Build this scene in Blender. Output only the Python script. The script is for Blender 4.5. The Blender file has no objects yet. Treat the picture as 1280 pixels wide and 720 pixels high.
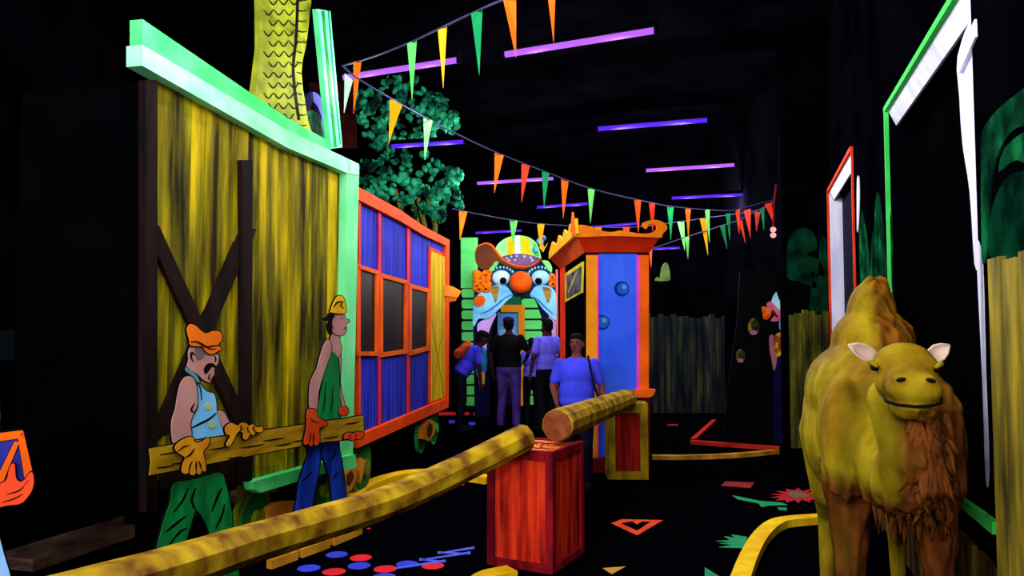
import bpy, bmesh, math, random
from mathutils import Vector, Matrix, noise
random.seed(7)
C = bpy.context.scene.collection
F = 960.0; PITCH = math.atan(50 / F); EYE = 1.6
cp, sp = math.cos(PITCH), math.sin(PITCH)
def ray(px, py):
    u = (px - 640) / F; v = (360 - py) / F
    return Vector((u, cp - v * sp, sp + v * cp))
CAM = Vector((0, 0, EYE))
def P(px, py, Y):
    d = ray(px, py); return CAM + d * (Y / d.y)
def PZ(px, py, z=0.0):
    d = ray(px, py); return CAM + d * ((z - EYE) / d.z)
class Panel:
    """a vertical plane through two ground points; offsets go towards the visitor"""
    def __init__(s, a, b):
        s.a = Vector((a[0], a[1], 0)); s.b = Vector((b[0], b[1], 0))
        s.d = (s.b - s.a).normalized()
        n = Vector((s.d.y, -s.d.x, 0))
        if n.dot(CAM - s.a) < 0: n = -n
        s.n = n
    def w(s, px, py, off=0.0):
        d = ray(px, py); p0 = s.a + s.n * off
        return CAM + d * ((p0 - CAM).dot(s.n) / d.dot(s.n))
    def at(s, t, z, off=0.0):
        return s.a + s.d * t + s.n * off + Vector((0, 0, z))
    def t(s, px, off=0.0):
        return (s.w(px, 410, off) - s.a).dot(s.d)
# ---------------------------------------------------------------- colour and materials
def lin(c):
    return tuple((v / 255 / 12.92 if v / 255 <= .04045 else ((v / 255 + .055) / 1.055) ** 2.4) for v in c) + (1,)
MC = {}
def mat(name, c, c2=None, scale=(3, 3, 3), rough=.7, emit=0, contrast=(.35, .65), bump=0, c3=None, spec=.03, detail=3, metal=0, attr=None):
    if name in MC: return MC[name]
    m = bpy.data.materials.new(name); m.use_nodes = True
    nt = m.node_tree; b = nt.nodes['Principled BSDF']
    b.inputs['Roughness'].default_value = rough; b.inputs['Specular IOR Level'].default_value = spec
    b.inputs['Metallic'].default_value = metal
    if c2 is None: c2 = tuple(v * .86 for v in c)
    tc = nt.nodes.new('ShaderNodeTexCoord'); mp = nt.nodes.new('ShaderNodeMapping')
    mp.inputs['Scale'].default_value = scale
    ns = nt.nodes.new('ShaderNodeTexNoise'); ns.inputs['Scale'].default_value = 1; ns.inputs['Detail'].default_value = detail
    rp = nt.nodes.new('ShaderNodeValToRGB')
    rp.color_ramp.elements[0].position = contrast[0]; rp.color_ramp.elements[1].position = contrast[1]
    rp.color_ramp.elements[0].color = lin(c2); rp.color_ramp.elements[1].color = lin(c)
    if c3:
        e = rp.color_ramp.elements.new((contrast[0] + contrast[1]) / 2); e.color = lin(c3)
    L = nt.links.new
    L(tc.outputs['Object'], mp.inputs['Vector']); L(mp.outputs['Vector'], ns.inputs['Vector']); L(ns.outputs['Fac'], rp.inputs['Fac'])
    col = rp.outputs['Color']
    if attr:
        at = nt.nodes.new('ShaderNodeAttribute'); at.attribute_name = attr
        mx = nt.nodes.new('ShaderNodeMix'); mx.data_type = 'RGBA'; mx.blend_type = 'MULTIPLY'; mx.inputs['Factor'].default_value = 1
        L(col, mx.inputs['A']); L(at.outputs['Color'], mx.inputs['B']); col = mx.outputs['Result']
    L(col, b.inputs['Base Color'])
    if emit:
        b.inputs['Specular IOR Level'].default_value = 0
        nt.links.remove(b.inputs['Base Color'].links[0]); b.inputs['Base Color'].default_value = (.005, .003, .01, 1)
        b.inputs['Emission Color'].default_value = lin(c); b.inputs['Emission Strength'].default_value = emit
    if bump:
        bp = nt.nodes.new('ShaderNodeBump'); bp.inputs['Strength'].default_value = bump; bp.inputs['Distance'].default_value = .02
        L(ns.outputs['Fac'], bp.inputs['Height']); L(bp.outputs['Normal'], b.inputs['Normal'])
    MC[name] = m; return m
BLACK = mat('black paint', (4, 4, 6), (2, 2, 4), rough=1, spec=0)
INK = mat('ink black', (10, 7, 9), (7, 5, 7), rough=.8, spec=.03)
ORANGE = mat('fluorescent orange', (255, 104, 18))
REDOR = mat('fluorescent red orange', (250, 66, 22))
AMBER = mat('fluorescent amber', (255, 160, 28))
YELLOW = mat('fluorescent yellow', (250, 205, 20), (225, 170, 12))
MINT = mat('fluorescent mint', (150, 255, 190), (120, 240, 160))
GREEN = mat('fluorescent green', (75, 225, 95), (55, 200, 80))
WHITE = mat('white cloth', (238, 238, 255), (205, 208, 240), scale=(9, 9, 1.2))
# ---------------------------------------------------------------- mesh builder
class MB:
    def __init__(s): s.v = []; s.f = []; s.m = []; s.mats = []
    def mi(s, m):
        if m not in s.mats: s.mats.append(m)
        return s.mats.index(m)
    def add(s, vs, fs, m):
        o = len(s.v); k = s.mi(m); s.v += [Vector(v) for v in vs]
        for f in fs: s.f.append([i + o for i in f]); s.m.append(k)
    def box(s, c, size, m, R=None):
        x, y, z = [q / 2 for q in size]; R = R or Matrix.Identity(3)
        vs = [Vector(c) + R @ Vector((a * x, b * y, d * z)) for a in (-1, 1) for b in (-1, 1) for d in (-1, 1)]
        s.add(vs, [(0, 1, 3, 2), (4, 6, 7, 5), (0, 4, 5, 1), (2, 3, 7, 6), (0, 2, 6, 4), (1, 5, 7, 3)], m)
    def hexa(s, q1, q2, m):
        s.add(list(q1) + list(q2), [(0, 1, 2, 3), (7, 6, 5, 4), (0, 4, 5, 1), (1, 5, 6, 2), (2, 6, 7, 3), (3, 7, 4, 0)], m)
    def prism(s, front, back, m):
        n = len(front)
        s.add(list(front) + list(back), [tuple(range(n)), tuple(reversed(range(n, 2 * n)))] + [(i, i + n, (i + 1) % n + n, (i + 1) % n) for i in range(n)], m)
    def tube(s, p, r, m, n=10, cap=True):
        p = [Vector(q) for q in p]; r = r if isinstance(r, (list, tuple)) else [r] * len(p)
        vs = []; fs = []
        ref = None
        for i, q in enumerate(p):
            t = (p[min(i + 1, len(p) - 1)] - p[max(i - 1, 0)]).normalized()
            if ref is None: ref = Vector((0, 0, 1)) if abs(t.z) < .9 else Vector((1, 0, 0))
            a = t.cross(ref).normalized(); b = a.cross(t)
            for k in range(n):
                th = 2 * math.pi * (k + .5) / n; vs.append(q + (a * math.cos(th) + b * math.sin(th)) * r[i])
        for i in range(len(p) - 1):
            for k in range(n): fs.append((i * n + k, i * n + (k + 1) % n, (i + 1) * n + (k + 1) % n, (i + 1) * n + k))
        if cap: fs += [tuple(reversed(range(n))), tuple(range((len(p) - 1) * n, len(p) * n))]
        s.add(vs, fs, m)
    def ball(s, c, r, m, R=None, nu=14, nv=9):
        R = R or Matrix.Identity(3); r = r if isinstance(r, (list, tuple)) else (r, r, r); c = Vector(c)
        vs = [c + R @ Vector((0, 0, r[2]))]
        for i in range(1, nv):
            for k in range(nu):
                th = math.pi * i / nv; ph = 2 * math.pi * k / nu
                vs.append(c + R @ Vector((r[0] * math.sin(th) * math.cos(ph), r[1] * math.sin(th) * math.sin(ph), r[2] * math.cos(th))))
        vs.append(c + R @ Vector((0, 0, -r[2]))); L = len(vs) - 1
        fs = [(0, 1 + k, 1 + (k + 1) % nu) for k in range(nu)]
        for i in range(nv - 2):
            for k in range(nu):
                a = 1 + i * nu + k; b = 1 + i * nu + (k + 1) % nu; fs.append((a, a + nu, b + nu, b))
        fs += [(L, L - nu + (k + 1) % nu, L - nu + k) for k in range(nu)]
        s.add(vs, fs, m)
    # ---- painted plywood layers, traced on a panel
    def layer(s, pan, pts, off, th, m, smooth=0):
        if smooth: pts = crom(pts, smooth)
        fr = [pan.w(x, y, off) for x, y in pts]; s.prism(fr, [q - pan.n * th for q in fr], m)
    def rect(s, pan, x0, y0, x1, y1, off, th, m): s.layer(pan, [(x0, y0), (x1, y0), (x1, y1), (x0, y1)], off, th, m)
    def stroke(s, pan, pts, wd, off, m=None, th=.004, taper=True):
        pts = crom(pts, 4, False) if len(pts) > 2 else pts
        L = []; Rr = []; n = len(pts)
        for i, (x, y) in enumerate(pts):
            a = pts[max(0, i - 1)]; b = pts[min(n - 1, i + 1)]
            dx, dy = b[0] - a[0], b[1] - a[1]; l = math.hypot(dx, dy) or 1
            k = wd / 2 * (min(1, .35 + 1.6 * min(i, n - 1 - i) / max(1, n - 1)) if taper else 1)
            L.append((x - dy / l * k, y + dx / l * k)); Rr.append((x + dy / l * k, y - dx / l * k))
        s.layer(pan, L + Rr[::-1], off, th, m or INK)
    def ell(s, pan, cx, cy, rx, ry, off, th, m, n=24, rot=0):
        c, q = math.cos(rot), math.sin(rot)
        s.layer(pan, [(cx + rx * math.cos(t) * c - ry * math.sin(t) * q, cy + rx * math.cos(t) * q + ry * math.sin(t) * c) for t in [2 * math.pi * k / n for k in range(n)]], off, th, m)
    def build(s, name, parent=None, smooth=False, bevel=0):
        me = bpy.data.meshes.new(name); o = bpy.data.objects.new(name, me); C.objects.link(o)
        org = Vector((0, 0, 0))
        if parent is not None:
            org = wloc(parent); o.parent = parent
        me.from_pydata([v - org for v in s.v], [], s.f)
        for m in s.mats: me.materials.append(m)
        for p, k in zip(me.polygons, s.m): p.material_index = k; p.use_smooth = smooth
        bm = bmesh.new(); bm.from_mesh(me)
        bmesh.ops.recalc_face_normals(bm, faces=bm.faces); bm.to_mesh(me); bm.free()
        if bevel:
            md = o.modifiers.new('bevel', 'BEVEL'); md.width = bevel; md.segments = 2; md.limit_method = 'ANGLE'
        return o
def wloc(o):
    v = Vector((0, 0, 0))
    while o is not None: v = v + o.location; o = o.parent
    return v
def crom(pts, k, closed=True):
    out = []; n = len(pts)
    for i in range(n if closed else n - 1):
        g = (lambda j: pts[j % n]) if closed else (lambda j: pts[max(0, min(n - 1, j))])
        p0, p1, p2, p3 = g(i - 1), g(i), g(i + 1), g(i + 2)
        for j in range(k):
            t = j / k
            out.append(tuple(.5 * (2 * p1[q] + (p2[q] - p0[q]) * t + (2 * p0[q] - 5 * p1[q] + 4 * p2[q] - p3[q]) * t * t + (3 * p1[q] - p0[q] - 3 * p2[q] + p3[q]) * t ** 3) for q in range(2)))
    if not closed: out.append(tuple(pts[-1]))
    return out
def grow(pts, d):
    cx = sum(p[0] for p in pts) / len(pts); a = sum(pts[i][0] * pts[(i + 1) % len(pts)][1] - pts[(i + 1) % len(pts)][0] * pts[i][1] for i in range(len(pts)))
    sg = 1 if a > 0 else -1; out = []; n = len(pts)
    for i in range(n):
        a0, a1 = pts[i - 1], pts[(i + 1) % n]; dx, dy = a1[0] - a0[0], a1[1] - a0[1]; l = math.hypot(dx, dy) or 1
        out.append((pts[i][0] + dy / l * d * sg, pts[i][1] - dx / l * d * sg))
    return out
def tag(o, label=None, cat=None, group=None, kind=None):
    for k, v in (('label', label), ('category', cat), ('group', group), ('kind', kind)):
        if v: o[k] = v
    return o
def thing(name, label, cat, loc, group=None):
    o = bpy.data.objects.new(name, None); C.objects.link(o); o.location = Vector(loc); o.empty_display_size = .1
    return tag(o, label, cat, group)
def lab(o, s): o['label'] = s; return o
def blob(name, prims, voxel, mats, parent, iters=4, fn=None, extra=None, smooth=True):
    """one continuous skin grown around ellipsoids and tapered limbs"""
    mb = MB(); M0 = mats
    for p in prims:
        if p[0] == 'e': mb.ball(p[1], p[2], M0, p[3] if len(p) > 3 else None, 20, 12)
        else:
            a, ra, b, rb = Vector(p[1]), p[2], Vector(p[3]), p[4]
            mb.tube([a, a.lerp(b, .5), b], [ra, (ra + rb) / 2, rb], M0, 14); mb.ball(a, ra, M0, None, 14, 8); mb.ball(b, rb, M0, None, 14, 8)
    o = mb.build(name, parent)
    r = o.modifiers.new('r', 'REMESH'); r.mode = 'VOXEL'; r.voxel_size = voxel
    sm = o.modifiers.new('s', 'SMOOTH'); sm.iterations = iters; sm.factor = .5
    dg = bpy.context.evaluated_depsgraph_get(); me = bpy.data.meshes.new_from_object(o.evaluated_get(dg))
    o.modifiers.clear(); o.data = me
    if fn: fn(o, me)
    if extra:
        ex = MB(); extra(ex); org = wloc(parent) if parent else Vector((0, 0, 0))
        bm = bmesh.new(); bm.from_mesh(me)
        vs = [bm.verts.new(v - org) for v in ex.v]
        for f in ex.f:
            try: bm.faces.new([vs[i] for i in f])
            except ValueError: pass
        bmesh.ops.recalc_face_normals(bm, faces=bm.faces); bm.to_mesh(me); bm.free()
    me.materials.clear(); me.materials.append(M0)
    for p in me.polygons: p.use_smooth = smooth; p.material_index = 0
    return o
# ================================================================ ROOM
carpet = mat('black carpet', (4, 3, 8), (1, 1, 3), scale=(60, 60, 60), rough=1, spec=0)
wallm = mat('black wall paint', (4, 4, 8), (1, 1, 3), scale=(1.2, 1.2, 1.2), rough=1, spec=0)
mb = MB(); mb.box((0, 9, -.05), (16, 24, .1), carpet); floor = tag(mb.build('floor'), kind='structure')
mb = MB(); mb.box((0, 9, 5.7), (16, 24, .1), wallm); tag(mb.build('ceiling'), kind='structure')
mb = MB(); mb.box((0, 20.6, 2.8), (16, .1, 5.7), wallm); tag(mb.build('wall_back'), kind='structure')
mb = MB(); mb.box((-5.2, 9, 2.8), (.1, 24, 5.7), wallm); tag(mb.build('wall_left'), kind='structure')
mb = MB(); mb.box((0, -2.8, 2.8), (16, .1, 5.7), wallm); tag(mb.build('wall_front'), kind='structure')
# right wall, slanting away, with two real openings
KX, DR = 1.05, .3135
RW = Panel((KX - 2.8 * DR, -2.8), (KX + 10 * DR, 10))
def ty(Y): return (Y + 2.8) * math.hypot(1, DR)
w1a, w1b = RW.t(1117.5), RW.t(1226)      # far and near ends of the big opening
w2a, w2b = RW.t(1040), RW.t(1071)
z1t = RW.w(1114, 134).z; z1b = RW.w(1182, 614).z
z2t = RW.w(1037, 240).z; z2b = 1.25
def pbox(mb, pan, t0, t1, z0, z1, o0, o1, m):
    mb.hexa([pan.at(t0, z0, o0), pan.at(t1, z0, o0), pan.at(t1, z0, o1), pan.at(t0, z0, o1)],
            [pan.at(t0, z1, o0), pan.at(t1, z1, o0), pan.at(t1, z1, o1), pan.at(t0, z1, o1)], m)
mb = MB()
TE = ty(10.5)
for a, b, c, d in ((0, w1b, 0, 5.65), (w1b, w1a, 0, z1b), (w1b, w1a, z1t, 5.65), (w1a, w2b, 0, 5.65), (w2b, w2a, 0, z2b), (w2b, w2a, z2t, 5.65), (w2a, TE, 0, 5.65)):
    pbox(mb, RW, a, b, c, d, 0, -.1, wallm)
tag(mb.build('wall_right'), kind='structure')
navy = mat('navy recess', (8, 8, 34), (5, 5, 20))
def opening(nm, a, b, zb, zt, dep, trim, label, jamb, inner):
    r = thing(nm, label, 'window', RW.at((a + b) / 2, zb, 0)); del r['category']; r['kind'] = 'structure'
    mb = MB(); pbox(mb, RW, b - .05, a + .05, zb - .05, zt + .05, -dep, -dep - .04, inner)
    pbox(mb, RW, b - .05, b, zb, zt, -.1, -dep, inner); pbox(mb, RW, b, a, zb - .05, zb, -.1, -dep, inner)
    if not jamb: pbox(mb, RW, a, a + .05, zb, zt, -.1, -dep, inner)
    mb.build('recess', r)
    mb = MB(); w = .035
    pbox(mb, RW, b - w, a + w, zt, zt + w * 1.2, .03, -.0, trim); pbox(mb, RW, a, a + w * .8, zb, zt, .03, 0, trim)
    if jamb: pbox(mb, RW, b - w, b, zb, zt, .02, 0, trim)
    mb.build('window_trim', r)
    mb = MB(); mb.hexa([RW.at(b, zt, 0), RW.at(a, zt, 0), RW.at(a, zt, -.015), RW.at(b, zt, -.015)], [RW.at(b, zt - .11, -.05), RW.at(a, zt - .11, -.05), RW.at(a, zt - .11, -.065), RW.at(b, zt - .11, -.065)], WHITE)
    if jamb: pbox(mb, RW, a - .002, a + .05, zb, zt - .02, 0, -dep, WHITE)
    lab(mb.build('soffit_panel', r), 'white cloth-covered lining of the opening')
    return r
W1 = opening('window_1', w1a, w1b, z1b, z1t, .22, GREEN, 'tall black opening in the right wall with a green neon-painted trim', False, BLACK)
W2 = opening('window_2', w2a, w2b, z2b, z2t, .16, REDOR, 'tall narrow opening in the right wall with red-orange trim and white jamb', True, navy)
mb = MB(); mb.layer(RW, [(1180, 608), (1240, 652), (1240, 668), (1186, 622)], .03, .03, GREEN); lab(mb.build('sill_board', W1), 'green sill board')
mb = MB()
for k, poly in enumerate([[(1197, 70), (1218, 22), (1221, 130), (1221, 200), (1222, 300), (1224, 330), (1218, 330), (1212, 240), (1203, 180), (1199, 120)]]):
    mb.layer(RW, poly, -.01, .015, WHITE, 3)
mb.layer(RW, [(1197, 72), (1218, 24), (1219, 46), (1198, 92)], .01, .02, WHITE)
mb.layer(RW, [(1222, 300), (1229, 330), (1233, 470), (1237, 590), (1232, 600), (1228, 480), (1221, 330)], .0, .012, WHITE, 3)
lab(mb.build('curtain', W1), 'white curtain drawn to the near end')
mb = MB(); mb.layer(RW, [(1071, 228), (1073, 222), (1073.5, 250), (1072, 285), (1071, 285)], .035, .01, WHITE, 3); lab(mb.build('curtain', W2), 'scrap of white cloth')
# facing wall piece beside the alcove
xw = KX + DR * 10.35
mb = MB(); x0 = P(979, 400, 10.4).x; mb.box(((x0 + xw + 1) / 2, 10.45, 2.8), (xw + 1 - x0, .12, 5.7), wallm); tag(mb.build('wall_alcove'), kind='structure')
mb = MB(); mb.box(((x0 + .36), 13.1, 2.8), (.1, 5.1, 5.7), wallm); tag(mb.build('wall_side'), kind='structure')
# ================================================================ CAMERA
cd = bpy.data.cameras.new('camera'); cam = bpy.data.objects.new('camera', cd); C.objects.link(cam)
cam.location = CAM; cam.rotation_euler = (math.pi / 2 + PITCH, 0, 0); cd.lens = 27; cd.sensor_width = 36; cd.clip_start = .05
bpy.context.scene.camera = cam
# ================================================================ BLACKLIGHTS
V1 = mat('violet tube', (176, 92, 240), (170, 88, 235), emit=1.0)
V2 = mat('deep violet tube', (84, 34, 232), (84, 34, 232), emit=1.0)
V3 = mat('faint violet tube', (52, 20, 150), (52, 20, 150), emit=.8)
TZ = 3.9
LIGHTW = 75; FRONTW = 330
def blacklight(a, b, m, label, w=None, grp='blacklight tubes under the ceiling'):
    a = Vector(a); b = Vector(b); mid = (a + b) / 2; d = (b - a).normalized(); L = (b - a).length
    r = thing('hanging_blacklight', label, 'light', mid, grp)
    R = Matrix((d, Vector((0, 0, 1)).cross(d), Vector((0, 0, 1)))).transposed()
    mb = MB(); mb.box(mid + Vector((0, 0, .045)), (L + .05, .07, .05), BLACK, R); mb.box(mid - d * (L / 2 + .012), (.024, .05, .06), BLACK, R); mb.box(mid + d * (L / 2 + .012), (.024, .05, .06), BLACK, R)
    mb.build('housing', r)
    mb = MB(); mb.tube([mid - d * L / 2, mid + d * L / 2], .026, m, 12); mb.build('tube', r, True)
    for s in (-.35, .35):
        mb = MB(); mb.tube([mid + d * L * s + Vector((0, 0, .06)), mid + d * L * s + Vector((0, 0, 5.65 - TZ))], .004, BLACK, 6); mb.build('hanger_wire', r)
    w = LIGHTW if w is None else w
    if w:
        for s in (-.3, .3):
            ld = bpy.data.lights.new('blacklight_stand_in', 'POINT'); ld.energy = w / 2; ld.shadow_soft_size = 0.0; ld.color = (.96, .93, 1)  # near-white lamps added below the tube, standing in for its UV
            lo = bpy.data.objects.new('blacklight_stand_in', ld); C.objects.link(lo); lo.location = mid + d * L * s - Vector((0, 0, .13))
for (x0_, y0_, x1_, y1_, m, txt) in [
    (632, 68, 818, 38, V1, 'long bright violet blacklight tube nearest the top of the picture'),
    (430, 97, 572, 75, V1, 'bright violet blacklight tube in front of the upper tree crown'),
    (748, 161, 884, 150, V2, 'deep blue-violet blacklight tube, second one back above the aisle'),
    (808, 213, 918, 206, V1, 'violet blacklight tube to the right above the spiral-eaved booth'),
    (840, 247.5, 932, 243, V2, 'blue-violet blacklight tube just above the right-hand pennants'),
    (490, 183, 580, 177, V2, 'blue-violet blacklight tube crossing between the two tree crown lobes'),
    (597, 229, 692, 223, V1, 'violet blacklight tube behind the orange pennants of the long string'),
    (672, 259, 735, 254.5, V2, 'short dim blue-violet blacklight tube above the clown hat'),
    (595, 291, 652, 288, V2, 'far blue-violet blacklight tube behind the clown hat'),
    (738, 284, 798, 279, V2, 'far blue-violet blacklight tube behind the booth roof'),
    (888, 276, 962, 271, V2, 'blue-violet blacklight tube crossing behind the red pennants'),
    (899, 293.5, 962, 289.5, V1, 'violet blacklight tube ending at the red glowing bulbs'),
    (816, 311, 850, 309.5, V2, 'lowest far blacklight tube right of the booth roof')]:
    a, b = PZ(x0_, y0_, TZ), PZ(x1_, y1_, TZ)
    far = a.y > 16
    if far:
        a, b = P(x0_, y0_, 17.5 + (311 - y0_) * .02), P(x1_, y1_, 17.2 + (311 - y0_) * .02)
    blacklight(a, b, m, txt, w=(70 if far else 120 if a.y > 8 else None))
for (x, y) in [(-1.2, 3.9), (.9, 3.4), (-.4, 1.2), (-1.9, 2.2), (-1.8, .9), (.2, -1.2)]:  # unseen tubes continuing the ceiling rows, added to light the near things
    blacklight((x - .58, y + .18, TZ), (x + .58, y - .18, TZ), V1, 'unseen violet blacklight tube added over the near end of the aisle', grp='added blacklight tubes over the near end')
for (x, z) in [(-4.3, 2.9), (-2.9, 2.4), (-1.5, 2.9), (-.1, 2.4)]:  # low tubes added behind the camera to light upright faces from the front
    TZ_ = TZ; TZ = z
    blacklight((x - .58, -2.66, z), (x + .58, -2.66, z), V1, 'unseen violet blacklight tube added along the wall at the near end', w=FRONTW, grp='added blacklight tubes along the near wall'); TZ = TZ_
# ================================================================ FLOOR MARKS
fred = mat('floor red', (235, 38, 48)); fblue = mat('floor blue', (60, 70, 235)); fgreen = mat('floor green', (20, 160, 95)); fdred = mat('floor dull red', (150, 30, 30))
fyel = mat('floor yellow', (215, 165, 50)); fred2 = mat('floor orange', (245, 70, 32))
def fpoly(name, pts, m, label=None, z=.002, hole=None):
    mb = MB(); t = [PZ(x, y, z) for x, y in pts]; mb.prism(t, [q - Vector((0, 0, z)) for q in t], m)
    if hole:
        t = [PZ(x, y, z + .001) for x, y in hole]; mb.prism(t, [q - Vector((0, 0, .001)) for q in t], BLACK)
    o = mb.build(name, floor)
    if label: lab(o, label)
def fdot(px, py, r, m, z=.002):
    c = PZ(px, py, z); mb = MB(); t = [c + Vector((r * math.cos(k * .2618), r * math.sin(k * .2618), 0)) for k in range(24)]
    mb.prism(t, [q - Vector((0, 0, z)) for q in t], m); mb.build('painted_dot', floor)
for x, y in [(421, 693), (386, 710), (449, 707), (509, 705), (480, 721)]: fdot(x, y, .076, fblue)
for x, y in [(451, 697), (417.5, 714.5), (481.5, 711), (541, 707)]: fdot(x, y, .076, fred)
fdot(461, 660.6, .016, fred); fdot(578, 606, .022, fred)
mb = MB()
for (xa, ya), (xb, yb_), wd in (((494, 710), (557, 700.5), 2.6), ((557, 702), (524, 698.5), 2), ((524, 700), (588, 690.3), 2.4), ((588, 692), (547, 690), 1.8), ((547, 691.5), (593, 684.2), 2.4)):
    t = [PZ(xa, ya - wd / 4, .004), PZ(xb, yb_ - wd / 2, .004), PZ(xb, yb_ + wd / 2, .004), PZ(xa, ya + wd / 4, .004)]; mb.prism(t, [q - Vector((0, 0, .004)) for q in t], mat('floor pale blue', (90, 110, 250)))
lab(mb.build('painted_zigzag', floor), 'pale blue lightning zigzag')
fpoly('painted_arrowhead', [(764, 654), (777, 649), (829, 650), (796.5, 669)], fred2, 'orange-red outlined kite', hole=[(776, 654), (790, 651.5), (796, 655.5), (803, 651.6), (813, 652.2), (796.5, 663)])
fpoly('painted_triangle', [(753, 710), (782, 708), (765, 717.5)], fyel)
fpoly('painted_triangle', [(881, 709), (902, 722), (881, 726)], fgreen)
fpoly('painted_bar', [(907, 601.5), (943, 603), (938, 610), (901, 607)], fdred)
star = []
for k in range(28):
    a = k * math.pi / 14; q = 1 if k % 2 else .62 + .1 * math.sin(k * 7)
    star.append((998 + 36 * q * math.cos(a), 619.5 + 9.5 * q * math.sin(a)))
fpoly('painted_starburst', star, mat('floor crimson', (190, 30, 42)), 'ragged red starburst')
fpoly('painted_splash', [(984, 617), (990, 614), (1003, 616), (1012, 619), (1004, 622), (992, 622)], mat('floor grey green', (110, 110, 70)), z=.004)
fpoly('painted_arrow', [(915, 619), (926, 621), (950, 626), (976, 628), (985, 631), (960, 632), (952, 634), (948, 629), (922, 624)], fgreen)
fpoly('painted_bar', [(972, 634), (984, 634.5), (983, 638), (973, 637)], fgreen)
fpoly('painted_scribble', [(895, 676), (912, 675), (905, 670), (918, 672), (914, 668), (934, 671), (932, 685), (898, 684), (916, 681), (899, 679), (915, 678)], fgreen, 'green brush scribble')
for x in (549, 568, 592): fpoly('painted_bar', [(x, 515), (x + 18, 515), (x + 18.5, 519), (x - 1, 519)], mat('floor dash red', (200, 40, 40)))
for x, y in ((565, 527), (590, 529.5)): fpoly('painted_bar', [(x - 4, y - 2), (x + 4, y - 2), (x + 4, y + 2), (x - 4, y + 2)], fblue)
fpoly('painted_bar', [(835, 530), (848, 530), (847, 532), (834, 532)], fdred)
# timber edging of the golf lanes
def edging(name, pts, m, wd, h, label, cat='edging', smooth=4, nb=0):
    pts = crom(pts, smooth, False) if len(pts) > 2 and smooth else pts
    g = [PZ(x, y, 0) for x, y in pts]; mid = g[len(g) // 2]
    r = thing(name, label, cat, Vector((mid.x, mid.y, 0)))
    n = len(g); L = []; Rr = []
    for i in range(n):
        t = (g[min(i + 1, n - 1)] - g[max(i - 1, 0)]).normalized(); s = Vector((-t.y, t.x, 0)) * wd / 2
        L.append(g[i] + s); Rr.append(g[i] - s)
    step = max(1, (n - 1) // nb) if nb else n - 1
    for k in range(0, n - 1, step):
        e = min(k + step, n - 1); ring = L[k:e + 1] + Rr[k:e + 1][::-1]
        if nb: c = sum(ring, Vector()) / len(ring); ring = [c + (q - c) * .86 for q in ring]
        mb = MB(); mb.prism([q + Vector((0, 0, h)) for q in ring], [q + Vector((0, 0, .0)) for q in ring], m); mb.build('edging_board', r)
    return r
yb = mat('edging yellow', (255, 215, 20), (235, 175, 10), scale=(6, 6, 6)); yb2 = mat('edging dull yellow', (190, 140, 30), (120, 80, 15), scale=(5, 5, 5))
rb = mat('edging red', (200, 42, 28), (150, 22, 18))
edging('lane_edging', [(436, 629), (458, 614), (482, 604), (512, 597), (548, 596), (585, 600), (612, 604)], yb, .16, .07, 'bright yellow curved lane edging behind the long log')
edging('lane_edging', [(334, 712), (372, 698), (412, 683), (452, 666)], mat('edging ochre', (220, 160, 40), (170, 110, 25)), .06, .06, 'dull yellow edging blocks under the long log', nb=3)
edging('lane_edging', [(600, 735), (612, 728), (640, 722)], yb, .14, .06, 'short yellow edging at the foot of the front red crate')
edging('lane_edging', [(815, 574), (860, 574), (915, 572), (971, 567)], mat('edging amber', (215, 155, 40), (150, 95, 20), scale=(5, 5, 5)), .09, .05, 'low dull yellow edging running right from the yellow-framed crate')
edging('lane_edging', [(893, 528), (866, 553)], rb, .07, .05, 'short red lane edging slanting into the corner', smooth=0)
edging('lane_edging', [(864, 555), (920, 559), (975, 563)], rb, .1, .05, 'long red lane edging in front of the black board', smooth=0)
edging('lane_edging', [(925, 735), (936, 705), (950, 679), (968, 662), (990, 656), (1045, 652)], yb, .12, .06, 'yellow curved lane edging beside the camel legs')
edging('lane_edging', [(15, 712), (100, 684), (190, 655), (260, 632), (330, 612)], mat('brown timber', (128, 100, 78), (66, 44, 38), scale=(2, 2, 9)), .35, .08, 'grey-brown timber kerb on the dark floor behind the workmen', smooth=0)
# ================================================================ WAGON (yellow planks, mint frame)
WA = P(187, 410, 4.28); WB = P(448, 410, 7.02)
WG = Panel((WA.x, WA.y), (WB.x, WB.y))
wplank = mat('wagon plank', (214, 184, 10), (42, 30, 8), scale=(7, 7, .8), contrast=(.36, .66), c3=(128, 118, 10), detail=5)
wplank2 = mat('wagon plank olive', (165, 160, 14), (34, 30, 10), scale=(9, 9, 1.1), contrast=(.33, .66), c3=(92, 86, 14), detail=5)
dkw = mat('dark brown timber', (34, 20, 16), (14, 9, 9), scale=(8, 8, 1))
wag = thing('cattle_wagon', 'yellow-planked wagon side with mint green frame and dark cross brace behind the workmen', 'wagon', (WG.at(1.5, 0).x - .5, WG.at(1.5, 0).y, 0))
tl, tr = WG.t(187), WG.t(436)
zt = WG.w(440, 214).z
mb = MB(); n = 21; t = tl; k = 0
while t < tr:
    w = .13 + .05 * random.random(); e = min(t + w, tr); fr = (t - tl) / (tr - tl)
    zb = .74 if WG.w(302, 410).y > WG.at(t, 0).y else .5 - .1 * fr
    zb += .03 * random.random()
    th = .018 * random.random()
    pbox(mb, WG, t + .004, e - .004, zb, zt, th, -.03, random.choice([wplank, wplank, wplank2])); t = e
mb.build('plank_wall', wag)
mb = MB()   # closed wagon body behind the planks
pbox(mb, WG, tl, tr - .1, .7, zt - .02, -.03, -.9, BLACK); mb.build('wagon_body', wag)
mb = MB()
mb.rect(WG, 183, 100, 197, 640, .05, .05, dkw); mb.build('post', wag)
mb = MB(); mb.layer(WG, [(302, 200), (316, 200), (315, 602), (303, 602)], .05, .05, dkw); mb.build('post', wag)
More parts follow.
